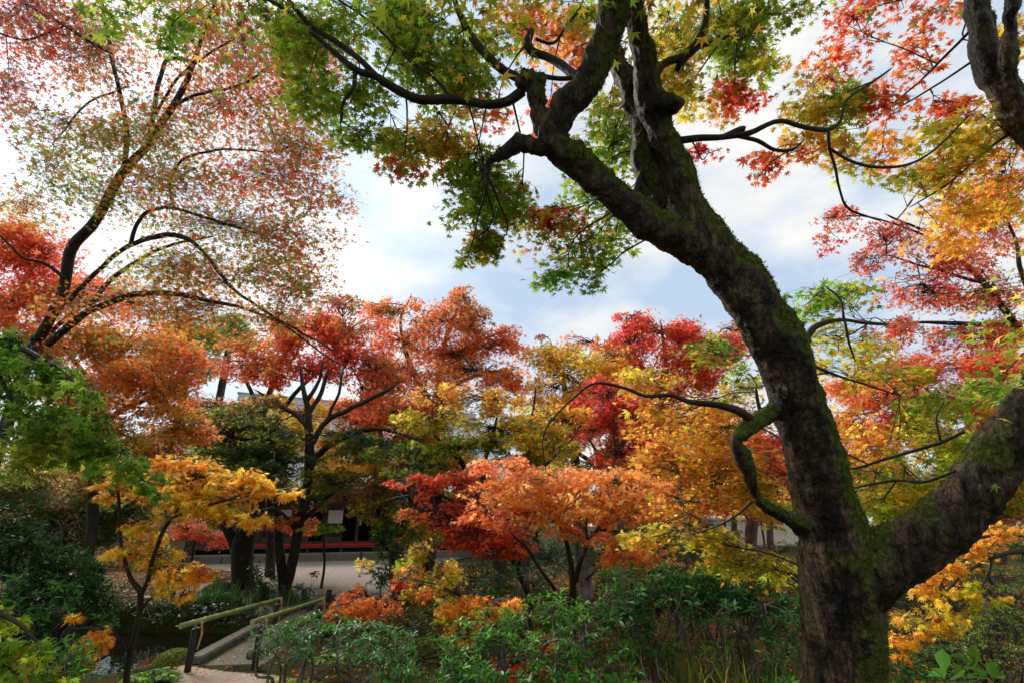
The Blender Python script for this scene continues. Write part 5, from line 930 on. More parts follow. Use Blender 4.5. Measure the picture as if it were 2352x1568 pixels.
tree('flame_maple', 'flame orange maple far behind the low mossy limb', [
  [(1725, 1250, 22, 15), (1730, 1190, 22, 15), (1760, 1140, 22, 11), (1790, 1050, 22, 5)], [(1728, 1200, 22, 10), (1690, 1120, 22, 6), (1650, 1040, 22, 3)]],
 [(1560, 980, 120, 60, 20, 1.8, 1.8, 'OR2 O3 YG2 R1'), (1680, 1020, 110, 60, 20, 1.8, 1.8, 'R3 O3'), (1600, 1090, 120, 50, 20, 1.8, 1.8, 'OR3 YG2 O2 BR1'), (1760, 1060, 80, 60, 20, 1.6, 1.8, 'R4 OR2'), (1540, 1170, 100, 34, 19.5, 1.5, 1.6, 'R3 OR3'), (1690, 1160, 80, 26, 19.5, 1.4, 1.6, 'R4 PK2'), (1780, 1175, 50, 24, 19.5, 1, 1.4, 'Y4 O2'), (1520, 900, 80, 40, 21, 1.4, 1.4, 'O3 R2')], .17, 'm5', bark='pale_bark', tilt=.85, flat=.25)
tree('honey_maple', 'honey yellow maple spray drooping under the great right limb', [
  [(2560, 1450, 5.8, 16), (2500, 1330, 5.8, 12), (2400, 1270, 5.7, 8), (2320, 1268, 5.6, 6), (2270, 1285, 5.5, 5), (2210, 1320, 5.4, 4), (2160, 1370, 5.3, 3), (2120, 1420, 5.3, 2)], [(2280, 1280, 5.5, 4), (2265, 1330, 5.4, 3.5), (2240, 1360, 5.3, 3), (2190, 1385, 5.2, 2)], [(2400, 1270, 5.7, 6), (2330, 1225, 5.6, 4), (2230, 1240, 5.5, 3)]],
 [(2300, 1225, 70, 22, 5.7, .3, 1.3, 'Y4 O2'), (2250, 1265, 70, 24, 5.6, .3, 1.5, 'Y4 O2'), (2190, 1300, 60, 26, 5.5, .3, 1.4, 'Y4 O2 OR.5'), (2140, 1345, 50, 24, 5.4, .3, 1.4, 'Y4 O3'), (2200, 1350, 60, 24, 5.4, .3, 1.3, 'Y3 YG2'), (2130, 1420, 90, 26, 5.3, .3, 1.7, 'Y4 YG2 O1'), (2080, 1465, 55, 22, 5.2, .2, 1.9, 'O3 Y4'), (2060, 1500, 36, 14, 5.2, .2, 1.6, 'Y4 O2'), (2190, 1400, 60, 26, 5.3, .3, 1.3, 'YG3 Y3'), (2280, 1370, 50, 14, 5.4, .2, .8, 'YG3 Y2')], .072, 'm7', flat=.25, tilt=.65, droop=.5, fine=True, dens=1.5, drift=.4)
tree('grey_trunk_tree', 'tree with a thick grey trunk on the leafy slope under the right limb', [[(2230, 1310, 12.5, 17), (2232, 1250, 12.5, 15), (2230, 1190, 12.5, 13), (2240, 1080, 12.5, 8)], [(2232, 1250, 12.5, 6), (2275, 1330, 12.5, 6), (2300, 1350, 12.5, 5)]],
 [(2240, 1090, 110, 45, 12.5, 1, 1.8, 'YG3 MO3 O1'), (2320, 1130, 70, 50, 12.5, 1, 1.8, 'OR2 YG3 MO2'), (2150, 1140, 80, 40, 12.5, 1, 1.6, 'YG3 O2'), (2310, 1190, 60, 30, 12.5, .8, 1.4, 'MO3 PK2')], .09, 't3', bark='pale_bark')
tree('pale_trunk_tree', 'tree with a pale slim trunk at the right picture edge', [[(2305, 1300, 14, 13), (2303, 1240, 14, 12), (2308, 1170, 14, 10), (2320, 1060, 14, 5)]], [(2330, 1050, 80, 50, 14, 1, 1.7, 'MO3 OR2 YG1'), (2300, 980, 80, 40, 14, 1, 1.5, 'OR3 MO2')], .1, 't3', bark='pale_bark')
tree('canary_maple', 'sunlit yellow maple glowing behind the dark forked maple', [[(620, 1330, 23, 12), (622, 1180, 23, 11), (610, 1050, 23, 8), (600, 960, 23, 4)], [(615, 1080, 23, 6), (690, 990, 23, 4)], [(618, 1060, 23, 6), (540, 990, 23, 4)]],
 [(560, 960, 90, 36, 22.5, 1.4, 1.5, 'Y3 YG3 O1'), (670, 985, 80, 40, 22.5, 1.4, 1.6, 'Y4 YG2'), (600, 1040, 110, 40, 22, 1.4, 1.7, 'YG3 MO2 Y2'), (500, 1010, 60, 36, 22.5, 1.2, 1.4, 'YG3 MO2'), (740, 1050, 70, 44, 22, 1.2, 2.0, 'YG3 Y2 MO1'), (500, 930, 90, 36, 22.5, 1.3, 1.2, 'BR3 OR2 MO2'), (480, 1060, 90, 36, 22.5, 1.3, 1.9, 'GB3 MO3'), (620, 930, 70, 30, 22.5, 1.2, 1.4, 'YG3 O2'), (640, 1100, 110, 30, 22, 1.2, 1.6, 'MO3 YG2')], .17, 'm5', tilt=.8, flat=.25)
tree('bronze_maple', 'bronze and olive maple between the forked maple and the wood', [[(905, 1330, 20.5, 12), (900, 1180, 20.5, 11), (880, 1050, 20.5, 8), (870, 960, 20.5, 4)], [(890, 1080, 20.5, 6), (800, 1000, 20.3, 4)], [(885, 1050, 20.5, 6), (950, 970, 20.3, 4)]],
 [(840, 950, 100, 44, 20, 1.3, 2.2, 'BR3 OR3 O1'), (910, 950, 90, 46, 20, 1.3, 2.4, 'OR4 O2 BR1'), (800, 1010, 80, 36, 20, 1.2, 1.9, 'O3 OR2 MO2'), (960, 1010, 70, 40, 20, 1.2, 2.2, 'OR3 MO2 O1'), (1000, 940, 60, 40, 20.3, 1.2, 1.8, 'OR3 BR2'), (880, 1030, 90, 40, 20, 1.3, 1.9, 'MO3 BR2 O1'), (820, 1060, 90, 36, 19.8, 1.2, 1.7, 'O2 YG3 BR2'), (930, 1100, 80, 34, 19.8, 1.2, 2.0, 'MO3 OR2'), (1010, 1050, 90, 40, 20, 1.2, 2.2, 'MO3 O2 BR1'), (1060, 1100, 80, 40, 20, 1.2, 2.0, 'MO3 OR2 YG1'), (760, 1090, 60, 26, 20, 1, 1.3, 'YG3 O2'), (720, 930, 40, 24, 20.4, .9, .8, 'OR3 O2')], .16, 'm5', tilt=.8, flat=.25)
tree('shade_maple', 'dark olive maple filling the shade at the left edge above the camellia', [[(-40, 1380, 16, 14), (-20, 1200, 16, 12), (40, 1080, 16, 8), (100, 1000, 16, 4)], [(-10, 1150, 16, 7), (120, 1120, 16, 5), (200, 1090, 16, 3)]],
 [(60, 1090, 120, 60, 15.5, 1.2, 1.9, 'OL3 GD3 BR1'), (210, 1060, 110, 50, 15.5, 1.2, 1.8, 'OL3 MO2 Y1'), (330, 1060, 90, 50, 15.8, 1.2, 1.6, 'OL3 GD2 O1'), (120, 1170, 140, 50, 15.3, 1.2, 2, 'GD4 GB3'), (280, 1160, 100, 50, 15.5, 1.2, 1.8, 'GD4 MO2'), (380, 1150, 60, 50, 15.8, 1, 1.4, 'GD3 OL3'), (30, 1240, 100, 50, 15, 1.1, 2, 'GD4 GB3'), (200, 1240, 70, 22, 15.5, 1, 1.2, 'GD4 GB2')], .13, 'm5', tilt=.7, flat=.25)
tree('umber_maple', 'umber and gold maple deep in the wood between the gold and crimson ones', [[(1390, 1240, 28, 11), (1400, 1120, 28, 10), (1410, 1010, 28, 8), (1420, 930, 28, 4)], [(1402, 1090, 28, 6), (1300, 1020, 28, 4)], [(1405, 1060, 28, 6), (1520, 980, 28, 4)], [(1400, 1120, 28, 5), (1480, 1050, 28, 3)]],
 [(1290, 1010, 110, 44, 27.5, 1.8, 2.0, 'O3 MO2 BR2 YG1'), (1400, 990, 110, 50, 27.5, 1.8, 2.0, 'MO3 O2 OR2'), (1520, 960, 110, 46, 27.5, 1.8, 2.0, 'OR3 O2 YG2'), (1360, 1070, 120, 40, 27, 1.8, 2.0, 'MO3 YG2 OR1'), (1530, 1060, 70, 44, 27, 1.6, 1.9, 'OR3 R2 MO2'), (1240, 940, 70, 36, 27.5, 1.5, 1.7, 'YG3 O2'), (1620, 940, 70, 46, 27.5, 1.5, 1.8, 'R3 OR2 MO1')], .2, 'm5', tilt=.8, flat=.2)
# slim trunks in the wood behind the coral maple
for (u, v, d, r, lean, lb, pad) in ((1345, 1335, 15.5, 12, -8, 'grey leaning trunk behind the coral maple stems', (1350, 1150, 120, 40, 15.5, 1.2, 1.2, 'O3 MO3')), (1410, 1330, 16.5, 14, 14, 'stout grey trunk right of the leaning one behind the coral maple', (1420, 1180, 120, 36, 16.5, 1.2, 1.3, 'OR3 MO3')),
                            (1205, 1330, 17, 9, 6, 'thin pale trunk left of the coral maple', (1200, 1160, 110, 36, 17, 1.2, 1.4, 'MO3 OL2 O1')), (1770, 1280, 19, 8, -4, 'reddish slim trunk in front of the cream wall', (1770, 1150, 90, 40, 19, 1.2, 1.3, 'O3 R2')), (1685, 1262, 24, 7, 3, 'dark slim trunk against the left part of the cream wall', (1690, 1150, 90, 36, 24, 1.4, 1.4, 'R3 OR2'))):
    tree('slim_tree', lb, [[(u, v, d, r * 1.2), (u + lean * .4, v - 60, d, r), (u + lean, v - 130, d, r * .8), (u + lean * 2, v - 230, d, r * .4)], [(u + lean, v - 120, d, r * .5), (u + lean + 60, v - 200, d, r * .25)]], [pad], .14, 'm5', bark='pale_bark', group='slim trunks in the wood')
# the treeline beyond
FAR = [(420, 800, 95, 80, 34, 'pale grey green conifer seen through the left canopy', 'GG3 FE2'), (520, 760, 70, 55, 36, 'light green tree just right of the pale conifer', 'GG4 FE2'), (1480, 1120, 150, 90, 44, 'far orange tree behind the crimson maple', 'OR3 MO3 O1'), (1230, 1110, 150, 90, 48, 'far olive tree behind the vermilion maple', 'MO3 OL3 OR1'), (1730, 1090, 170, 90, 52, 'far russet tree above the cream wall', 'BR3 OR3'), (2030, 1120, 160, 100, 46, 'far green and orange tree right of the great trunk', 'MO3 O2 YG1'), (2300, 1100, 180, 110, 50, 'far red tree at the right edge', 'R3 OR3 BR1'), (1010, 1080, 150, 90, 46, 'far dark green tree right of the hall', 'GB3 MO3'), (150, 1080, 170, 110, 40, 'far dark tree behind the fence', 'GB3 GD3'), (-150, 1060, 180, 130, 42, 'far green tree off the left edge', 'GB3 MO3'), (2600, 1080, 200, 130, 48, 'far orange tree off the right edge', 'O3 OR3'), (1180, 1180, 120, 40, 40, 'low far evergreen behind the wood', 'GB4'), (1520, 1190, 130, 36, 38, 'low far holly dark green behind the coral maple', 'GB4')]
for (u, v, ru, rv, d, lb, pal) in FAR:
    b = P(u, v, d); gz = float(ground_z(b[0], b[1])); vb = v + rv * 1.3
    tree('far_tree', lb, [[(u, vb, d, 9), (u + 4, v + rv * .4, d, 7), (u, v - rv * .3, d, 4)]], [(u, v, ru * .75, rv * .75, d, ru * d / F * .8, 1.9, pal), (u - ru * .5, v + rv * .35, ru * .5, rv * .5, d, ru * d / F * .6, 1.8, pal), (u + ru * .5, v + rv * .3, ru * .5, rv * .5, d, ru * d / F * .6, 1.8, pal), (u + ru * .1, v - rv * .6, ru * .45, rv * .4, d, ru * d / F * .5, 1.5, pal)],
         max(.13, .0068 * d), 't3', group='trees beyond the garden', flat=.4, tilt=1.0, tw=.02)

# ------------------------------------------------------------------ shrubs, grass, ferns
def shrub(name, label, pads, leaf=.095, pal=None, stems=5, d_off=0, cat='shrub', group=None, bark='pale_bark', whorl=8, mat='gloss', kind='el', rise=.25, stem_r=.014, base=None):
    """evergreen shrub: twisting stems from the ground to leaf whorls"""
    SEED[0] += 1; rng = np.random.default_rng(SEED[0])
    cs = np.array([P(p[0], p[1], p[4]) for p in pads]); bx, by = cs[:, 0].mean(), cs[:, 1].mean() + .1
    if base: bx, by = G(*base, .3)[:2]
    gz = max(float(ground_z(bx, by)), -.5); root = thing(name, label, cat, (bx, by, gz), group)
    LV, ST = Leaves(), MB(); SKn = []
    for c, p in zip(cs, pads):
        for k in range(max(1, int(stems * p[2] / 90))):
            w = p[4] / F; tgt = c + np.array([rng.normal(0, .4) * p[2] * w, rng.normal(0, .2), rng.normal(0, .3) * p[3] * w])
            b0 = np.array([bx + (tgt[0] - bx) * .35 + rng.normal(0, .08), by + rng.normal(0, .08) + (tgt[1] - by) * .35, 0.]); b0[2] = gz - .08 if name == 'pond_shrub' else max(float(ground_z(b0[0], b0[1])), -.6) - .06
            h = max(tgt[2] - b0[2], .1)
            m1 = b0 + np.array([rng.normal(0, .12) * h, rng.normal(0, .1) * h, .4 * h]); m2 = (m1 + tgt) / 2 + rng.normal(0, .1, 3) * h
            r = stem_r * (1 + .5 * rng.random())
            s = spline(np.array([list(b0) + [r * 1.3], list(m1) + [r], list(m2) + [r * .7], list(tgt) + [r * .3]]), .05, .03, rng)
            ST.tube(s[:, :3], s[:, 3], 7); SKn.append(s)
    SKn = np.concatenate(SKn)
    for (u, v, ru, rv, d, dd, cov, pl) in pads:
        w = d / F; lp = leaf / w
        nw = int(cov * math.pi * ru * rv / (AREA[kind] * lp * lp * whorl * .9)) + 1
        a = rng.random(nw * 2) * 2 * np.pi; q = np.sqrt(rng.random(nw * 2))
        cu, cv = u + ru * q * np.cos(a), v + rv * q * np.sin(a); cd = d + rng.normal(0, dd * .6, nw * 2)
        C = EYE + cd[:, None] * (FWD + ((cu - 1176) / F)[:, None] * RGT + ((784 - cv) / F)[:, None] * UPV)
        gzz = ground_z(C[:, 0], C[:, 1]); C = C[C[:, 2] > gzz + .04]
        C = C[np.argsort(-(vnoise(C * 3.2, 17) + .4 * rng.random(len(C))))[:nw]]
        for c in C[::2]:
            s0 = SKn[np.argmin(np.linalg.norm(SKn[:, :3] - c, axis=1) + .1 * rng.random(len(SKn)))][:3]
            ST.tube(np.array([s0, (s0 + c) / 2 + rng.normal(0, .03, 3), c]), np.array([.006, .004, .003]), 4, False)
        n = len(C) * whorl; si = np.repeat(np.arange(len(C)), whorl)
        cen = np.array([cs[:, 0].mean(), cs[:, 1].mean(), gz]); ax = nrm(nrm(C - cen) * .6 + np.array([0, 0, .9]) + rng.normal(0, .3, C.shape))
        ex = nrm(np.cross(ax, np.array([.2, 1, .3]))); ey = np.cross(ax, ex)
        th = np.tile(np.arange(whorl) * 2 * np.pi / whorl, len(C)) + np.repeat(rng.random(len(C)) * 6, whorl) + rng.normal(0, .3, n)
        rd = np.cos(th)[:, None] * ex[si] + np.sin(th)[:, None] * ey[si]; el = rng.normal(rise, .35, n)
        dv = rd * np.cos(el)[:, None] + ax[si] * np.sin(el)[:, None]
        no_ = ax[si] * np.cos(el)[:, None] - rd * np.sin(el)[:, None] + rng.normal(0, .15, (n, 3))
        LV.add(C[si] + dv * .012 + ax[si] * (rng.random(n) * leaf * .25)[:, None], dv, no_, leaf * np.exp(rng.normal(0, .2, n)), leaf_colours(n, si, len(C), pl, rng))
    if name == 'evergreen_shrub':     # maple leaves that fell and caught in the twigs
        P0 = np.concatenate([x[0] for x in LV.d]); m = max(3, len(P0) // 110); q = P0[rng.choice(len(P0), m)] + [0, 0, .03]
        CL = Leaves(); CL.add(q, rng.normal(0, 1, (m, 3)), rng.normal(0, .5, (m, 3)) + [0, 0, .8], .07 * np.exp(rng.normal(0, .2, m)), leaf_colours(m, np.arange(m) % 9, 9, 'OR3 BR3 Y2 R2', rng)); CL.build('caught_leaves', 'm5', M['maple'], root)
    ST.build('stems', M[bark], root, True); LV.build('leaves', kind, M[mat], root); print(name, LV.count())
    return root
RH = 'evergreen shrubs in the foreground'
shrub('evergreen_shrub', 'silvery leaved evergreen shrub in front of the right bamboo rail', [(650, 1480, 75, 45, 6.6, .3, 1.3, 'GG3 RG2'), (695, 1452, 52, 26, 6.8, .3, 1.2, 'RG4 RK1'), (722, 1418, 34, 14, 6.9, .2, 1.0, 'RG4 RK2'), (632, 1462, 34, 14, 6.9, .2, .8, 'RG4 RK1')], .072, group=RH)
shrub('evergreen_shrub', 'silvery evergreen with twisted pale stem below the orange bush', [(830, 1470, 75, 45, 6.2, .3, 1.4, 'GG3 RG3'), (780, 1440, 50, 26, 6.4, .3, 1.2, 'RG4 GG1'), (900, 1480, 60, 45, 6.0, .3, 1.3, 'RG4 GG1'), (880, 1530, 70, 30, 5.9, .3, 1.2, 'GG2 RG4')], .072, group=RH)
shrub('evergreen_shrub', 'deep green shrub filling the bottom edge left of centre', [(1010, 1530, 70, 45, 5.8, .3, 1.3, 'RG4 RD2'), (960, 1560, 80, 26, 5.6, .3, 1.4, 'RG4 RD1'), (1090, 1545, 60, 30, 5.6, .3, 1.3, 'RG4 RK1')], .076, group=RH)
shrub('evergreen_shrub', 'bright green leaved shrub below the apricot leaves', [(1130, 1440, 80, 40, 6.2, .3, 1.4, 'RG3 RK3'), (1180, 1480, 80, 36, 6.0, .3, 1.2, 'RG4 RK2'), (1090, 1480, 60, 36, 6.0, .3, 1.2, 'RG4 RK1')], .082, group=RH)
shrub('evergreen_shrub', 'leafy shrub with an old stump like stem in the centre foreground', [(1270, 1400, 80, 36, 6.3, .3, 1.2, 'RG3 RK2'), (1330, 1440, 80, 44, 6.1, .3, 1.3, 'RG4 RD1'), (1260, 1510, 80, 40, 5.8, .3, .9, 'RG4 RK1'), (1380, 1500, 70, 40, 5.9, .3, 1.1, 'RG4 RD1')], .082, stem_r=.022, group=RH)
shrub('evergreen_shrub', 'wide dark glossy shrub under the yellow leaves right of centre', [(1480, 1330, 110, 36, 7.0, .4, 2.0, 'RD3 RG3'), (1560, 1360, 130, 44, 6.8, .4, 2.0, 'RD3 RG3'), (1430, 1390, 90, 44, 6.6, .4, 2.0, 'RD3 RG3'), (1450, 1440, 60, 36, 6.4, .4, 1.2, 'RD3 RG2')], .082, stem_r=.018, group=RH)
shrub('evergreen_shrub', 'dark glossy shrub touching the great trunk on its left', [(1680, 1340, 110, 40, 6.8, .4, 2.0, 'RD3 RG3'), (1760, 1380, 90, 46, 6.6, .4, 2.0, 'RD3 RG3'), (1660, 1400, 100, 40, 6.6, .4, 2.0, 'RD3 RG2'), (1790, 1440, 60, 40, 6.4, .4, 1.7, 'RD3 RG3'), (1790, 1310, 60, 26, 6.8, .3, 1.3, 'RG3 RD2')], .082, stem_r=.018, group=RH)
shrub('evergreen_shrub', 'sprawling shrub with bent bare stems along the bottom right of centre', [(1500, 1500, 70, 36, 6.0, .3, 1.2, 'RG4 RD1'), (1640, 1500, 60, 30, 6.0, .3, .5, 'RG3 RD2'), (1770, 1500, 50, 36, 5.8, .3, .8, 'RG3 RD2'), (1430, 1550, 60, 26, 5.8, .3, .9, 'RG4')], .076, stem_r=.018, stems=5, group=RH)
shrub('evergreen_shrub', 'small shrub at the right foot of the great trunk', [(2080, 1550, 60, 24, 3.7, .15, 1.1, 'RG4 RD1'), (2150, 1560, 50, 16, 3.6, .15, 1.0, 'RG4')], .055, group=RH, stem_r=.006)
shrub('evergreen_shrub', 'lush shrub along the bottom edge below the orange leaves', [(1080, 1590, 110, 40, 5.3, .3, 1.5, 'RG4 RK1'), (1230, 1580, 100, 40, 5.3, .3, 1.5, 'RG4 RD2'), (1360, 1580, 80, 40, 5.3, .3, 1.5, 'RG4 RD1')], .08, group=RH)
shrub('evergreen_shrub', 'low shadowy shrub in the bottom edge right of centre beside the grass', [(1480, 1600, 80, 30, 5.3, .3, 1.4, 'RG3 RD3'), (1650, 1620, 90, 24, 5.3, .3, 1.0, 'RG3 RD3'), (1790, 1590, 50, 36, 5.2, .3, 1.3, 'RG3 RD3')], .08, group=RH)
shrub('longleaf_shrub', 'grey green long leaved shrub in the dark clearing', [(1180, 1330, 60, 30, 10.5, .4, 1.2, 'GG3 RG2'), (1240, 1330, 40, 36, 10.3, .3, 1.1, 'GG4 RG1'), (1150, 1355, 50, 20, 10.3, .3, 1.1, 'RG3 GG2')], .15)
shrub('camellia', 'dark glossy camellia mass on the left pond bank', [(60, 1280, 100, 70, 7.6, .5, 2.4, 'RD4 GB1'), (150, 1320, 90, 70, 7.4, .5, 2.2, 'RD4 GB2'), (90, 1370, 90, 50, 7.0, .5, 2.4, 'RD3 RG3'), (190, 1390, 70, 44, 7.2, .4, 1.8, 'RD4 GB2'), (230, 1430, 40, 24, 7.2, .3, 1.3, 'RD4'), (30, 1200, 70, 50, 7.8, .5, 1.8, 'RD4 GB2'), (60, 1440, 80, 50, 6.8, .4, 2.0, 'RD4 GB2')], .105, whorl=7, stem_r=.02, bark='bark')
shrub('laurel', 'fresh green laurel twigs between the lime leaves and the pond', [(170, 1490, 60, 30, 4.6, .2, 1.1, 'RG3 RK3'), (150, 1530, 60, 30, 4.5, .2, 1.1, 'RG3 RK2'), (225, 1540, 30, 16, 4.5, .1, .8, 'RK4')], .075, whorl=6, base=(150, 1700))
shrub('laurel', 'tall leafy sprig rising out of the gravel beside the forked trunk', [(722, 1322, 12, 8, 15, .1, 1.4, 'RD4'), (700, 1352, 22, 10, 15, .2, 1.3, 'RD4')], .13, whorl=7, stems=8, base=(705, 1400), stem_r=.009)
shrub('holly', 'dark airy holly between the thick trunk and the forked maple', [(600, 1320, 36, 30, 15.6, .4, 1.2, 'RD4 GB1'), (615, 1350, 30, 24, 15.6, .4, 1.2, 'RD4'), (590, 1365, 30, 14, 15.6, .3, 1.1, 'RD4')], .12, whorl=7, bark='bark')
shrub('spindle_bush', 'dark leafy bush at the right border of the gravel court', [(895, 1290, 36, 50, 15, .5, 1.5, 'RD4 GB2'), (880, 1330, 36, 26, 14.6, .4, 1.5, 'RG3 GB2'), (930, 1270, 40, 36, 15.4, .5, 1.3, 'RD3 MO2 OR1')], .11, whorl=7, bark='bark')
shrub('yellow_bush', 'small pale yellow leaved bush by the rope posts on the gravel', [(836, 1296, 24, 13, 25, .5, 1.8, 'ST4 Y2')], .16, whorl=6, stems=8, base=(836, 1312), mat='maple')
shrub('berry_bush', 'bare twiggy bush with scarlet berries before the cream wall', [(1700, 1235, 14, 22, 18, .3, .8, 'R6'), (1760, 1255, 60, 18, 18, .4, .35, 'Y2 R2 YG1')], .09, kind='rd', whorl=4, stems=14, mat='maple', base=(1730, 1300))
shrub('paddle_plant', 'plant with large bright green paddle leaves in the bottom right corner', [(2225, 1548, 45, 14, 2.9, .08, 1.5, 'RK3 G3'), (2190, 1565, 40, 12, 2.8, .06, 1.2, 'RK3 G2'), (2260, 1566, 30, 10, 2.8, .06, 1.0, 'RK3')], .11, kind='pad', whorl=5, rise=.7, stems=6, base=(2230, 1800), stem_r=.005, mat='maple')
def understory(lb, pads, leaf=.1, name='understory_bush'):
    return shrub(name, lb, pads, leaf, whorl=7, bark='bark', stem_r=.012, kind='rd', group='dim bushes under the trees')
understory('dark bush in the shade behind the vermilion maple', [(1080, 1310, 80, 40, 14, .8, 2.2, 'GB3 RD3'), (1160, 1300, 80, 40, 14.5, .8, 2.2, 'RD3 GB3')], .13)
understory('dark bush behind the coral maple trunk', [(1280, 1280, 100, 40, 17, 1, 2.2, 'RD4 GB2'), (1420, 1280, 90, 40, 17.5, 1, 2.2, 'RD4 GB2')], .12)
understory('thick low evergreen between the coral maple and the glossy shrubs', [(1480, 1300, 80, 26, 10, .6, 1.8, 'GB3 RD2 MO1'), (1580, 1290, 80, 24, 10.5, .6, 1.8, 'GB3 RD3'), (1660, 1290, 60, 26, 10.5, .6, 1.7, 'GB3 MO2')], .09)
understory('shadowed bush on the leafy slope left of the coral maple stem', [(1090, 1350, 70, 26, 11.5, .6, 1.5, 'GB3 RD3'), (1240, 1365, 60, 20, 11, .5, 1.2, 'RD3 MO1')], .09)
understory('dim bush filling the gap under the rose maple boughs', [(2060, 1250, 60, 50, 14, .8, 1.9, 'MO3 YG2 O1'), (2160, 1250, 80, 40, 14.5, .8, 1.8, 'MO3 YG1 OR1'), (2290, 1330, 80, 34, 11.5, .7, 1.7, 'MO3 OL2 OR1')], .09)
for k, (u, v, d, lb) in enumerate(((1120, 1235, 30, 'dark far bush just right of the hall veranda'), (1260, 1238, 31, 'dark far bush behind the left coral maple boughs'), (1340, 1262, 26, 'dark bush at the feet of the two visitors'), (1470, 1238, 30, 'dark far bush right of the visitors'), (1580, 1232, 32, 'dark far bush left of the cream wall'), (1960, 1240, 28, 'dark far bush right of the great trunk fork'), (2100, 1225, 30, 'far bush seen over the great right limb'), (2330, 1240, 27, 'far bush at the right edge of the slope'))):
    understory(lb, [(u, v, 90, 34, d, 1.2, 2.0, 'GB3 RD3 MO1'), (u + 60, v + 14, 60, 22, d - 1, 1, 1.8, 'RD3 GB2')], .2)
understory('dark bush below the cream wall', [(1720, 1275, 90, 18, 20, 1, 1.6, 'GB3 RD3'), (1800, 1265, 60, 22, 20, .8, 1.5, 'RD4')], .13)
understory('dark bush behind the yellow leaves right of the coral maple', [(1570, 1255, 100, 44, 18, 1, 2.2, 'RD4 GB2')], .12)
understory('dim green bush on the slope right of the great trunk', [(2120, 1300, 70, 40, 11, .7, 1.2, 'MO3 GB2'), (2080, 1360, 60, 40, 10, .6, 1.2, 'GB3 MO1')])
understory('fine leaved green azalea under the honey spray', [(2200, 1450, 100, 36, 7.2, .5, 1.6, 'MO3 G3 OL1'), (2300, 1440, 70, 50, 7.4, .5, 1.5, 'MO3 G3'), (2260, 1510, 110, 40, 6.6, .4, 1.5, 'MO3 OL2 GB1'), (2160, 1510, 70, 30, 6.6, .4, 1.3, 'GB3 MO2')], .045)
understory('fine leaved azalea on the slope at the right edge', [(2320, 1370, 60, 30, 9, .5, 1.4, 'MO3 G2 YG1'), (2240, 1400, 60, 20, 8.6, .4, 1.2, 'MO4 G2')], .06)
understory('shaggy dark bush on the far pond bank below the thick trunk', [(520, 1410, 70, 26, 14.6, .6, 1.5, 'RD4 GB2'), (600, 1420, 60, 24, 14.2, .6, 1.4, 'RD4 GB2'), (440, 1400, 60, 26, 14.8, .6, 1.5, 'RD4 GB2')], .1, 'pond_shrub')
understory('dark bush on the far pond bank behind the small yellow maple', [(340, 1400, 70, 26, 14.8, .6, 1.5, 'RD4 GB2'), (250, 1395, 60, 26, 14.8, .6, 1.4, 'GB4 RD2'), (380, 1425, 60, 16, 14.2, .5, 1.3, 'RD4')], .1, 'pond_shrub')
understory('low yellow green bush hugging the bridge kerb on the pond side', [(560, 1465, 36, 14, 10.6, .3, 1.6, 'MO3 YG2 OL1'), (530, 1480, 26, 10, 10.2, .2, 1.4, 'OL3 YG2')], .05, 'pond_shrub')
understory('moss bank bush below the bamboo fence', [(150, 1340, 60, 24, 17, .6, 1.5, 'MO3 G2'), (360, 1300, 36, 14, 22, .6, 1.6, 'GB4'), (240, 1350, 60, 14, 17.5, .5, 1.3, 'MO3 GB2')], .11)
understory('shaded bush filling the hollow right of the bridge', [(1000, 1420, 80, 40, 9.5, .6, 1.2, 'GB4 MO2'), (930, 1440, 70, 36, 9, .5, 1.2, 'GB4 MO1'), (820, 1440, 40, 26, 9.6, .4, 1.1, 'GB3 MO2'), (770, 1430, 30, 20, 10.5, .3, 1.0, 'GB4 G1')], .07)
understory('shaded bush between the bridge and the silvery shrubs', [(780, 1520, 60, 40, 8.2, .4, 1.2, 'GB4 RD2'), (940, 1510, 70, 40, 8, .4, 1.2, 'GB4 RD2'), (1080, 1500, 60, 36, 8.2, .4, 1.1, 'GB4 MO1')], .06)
def clipped(lb, u, v, d, ru, rv, leaf, pal, seed):
    rng = np.random.default_rng(seed); c = P(u, v, d); w = d / F; t = thing('clipped_bush', lb, 'bush', c - [0, 0, rv * w], 'clipped round bushes')
    n = int(2.2 * 4 * math.pi * (ru * w) ** 2 / (leaf ** 2 * .25)); dr = nrm(rng.normal(0, 1, (n, 3))); dr[:, 2] = np.abs(dr[:, 2]) * 1.0 - .25
    k = 1 + .10 * (fbm(dr * 2.2 + seed, 3, 3) - .45) * 2
    pos = c + dr * np.array([ru * w, ru * w, rv * w * 1.0]) * k[:, None] * (1 - .18 * rng.random(n) ** 2)[:, None]
    LV = Leaves(); LV.add(pos, dr + rng.normal(0, .6, dr.shape) + [0, 0, .4], dr + rng.normal(0, .6, dr.shape), leaf * np.exp(rng.normal(0, .2, n)), leaf_colours(n, rng.integers(0, 60, n), 60, pal, rng)); LV.build('leaves', 'rd', M['gloss'], t)
    mb = MB()
    for k in range(9):
        e = c + nrm(rng.normal(0, 1, 3) + [0, 0, .6]) * np.array([ru, ru, rv]) * w * .8
        mb.tube(np.array([c - [0, 0, rv * w * 1.2], (c + e) / 2 - [0, 0, .05], e]), [.012, .008, .004], 5)
    mb.build('stems', M['bark'], t)
clipped('clipped round bush with a few yellow leaves at the bridge foot', 402, 1520, 8.7, 48, 36, .032, 'MO4 OL2 GB2 Y.4', 3)
clipped('dark clipped dome bush at the foot of the thick mossy trunk', 507, 1352, 16.8, 38, 19, .055, 'GB4 MO2', 4)
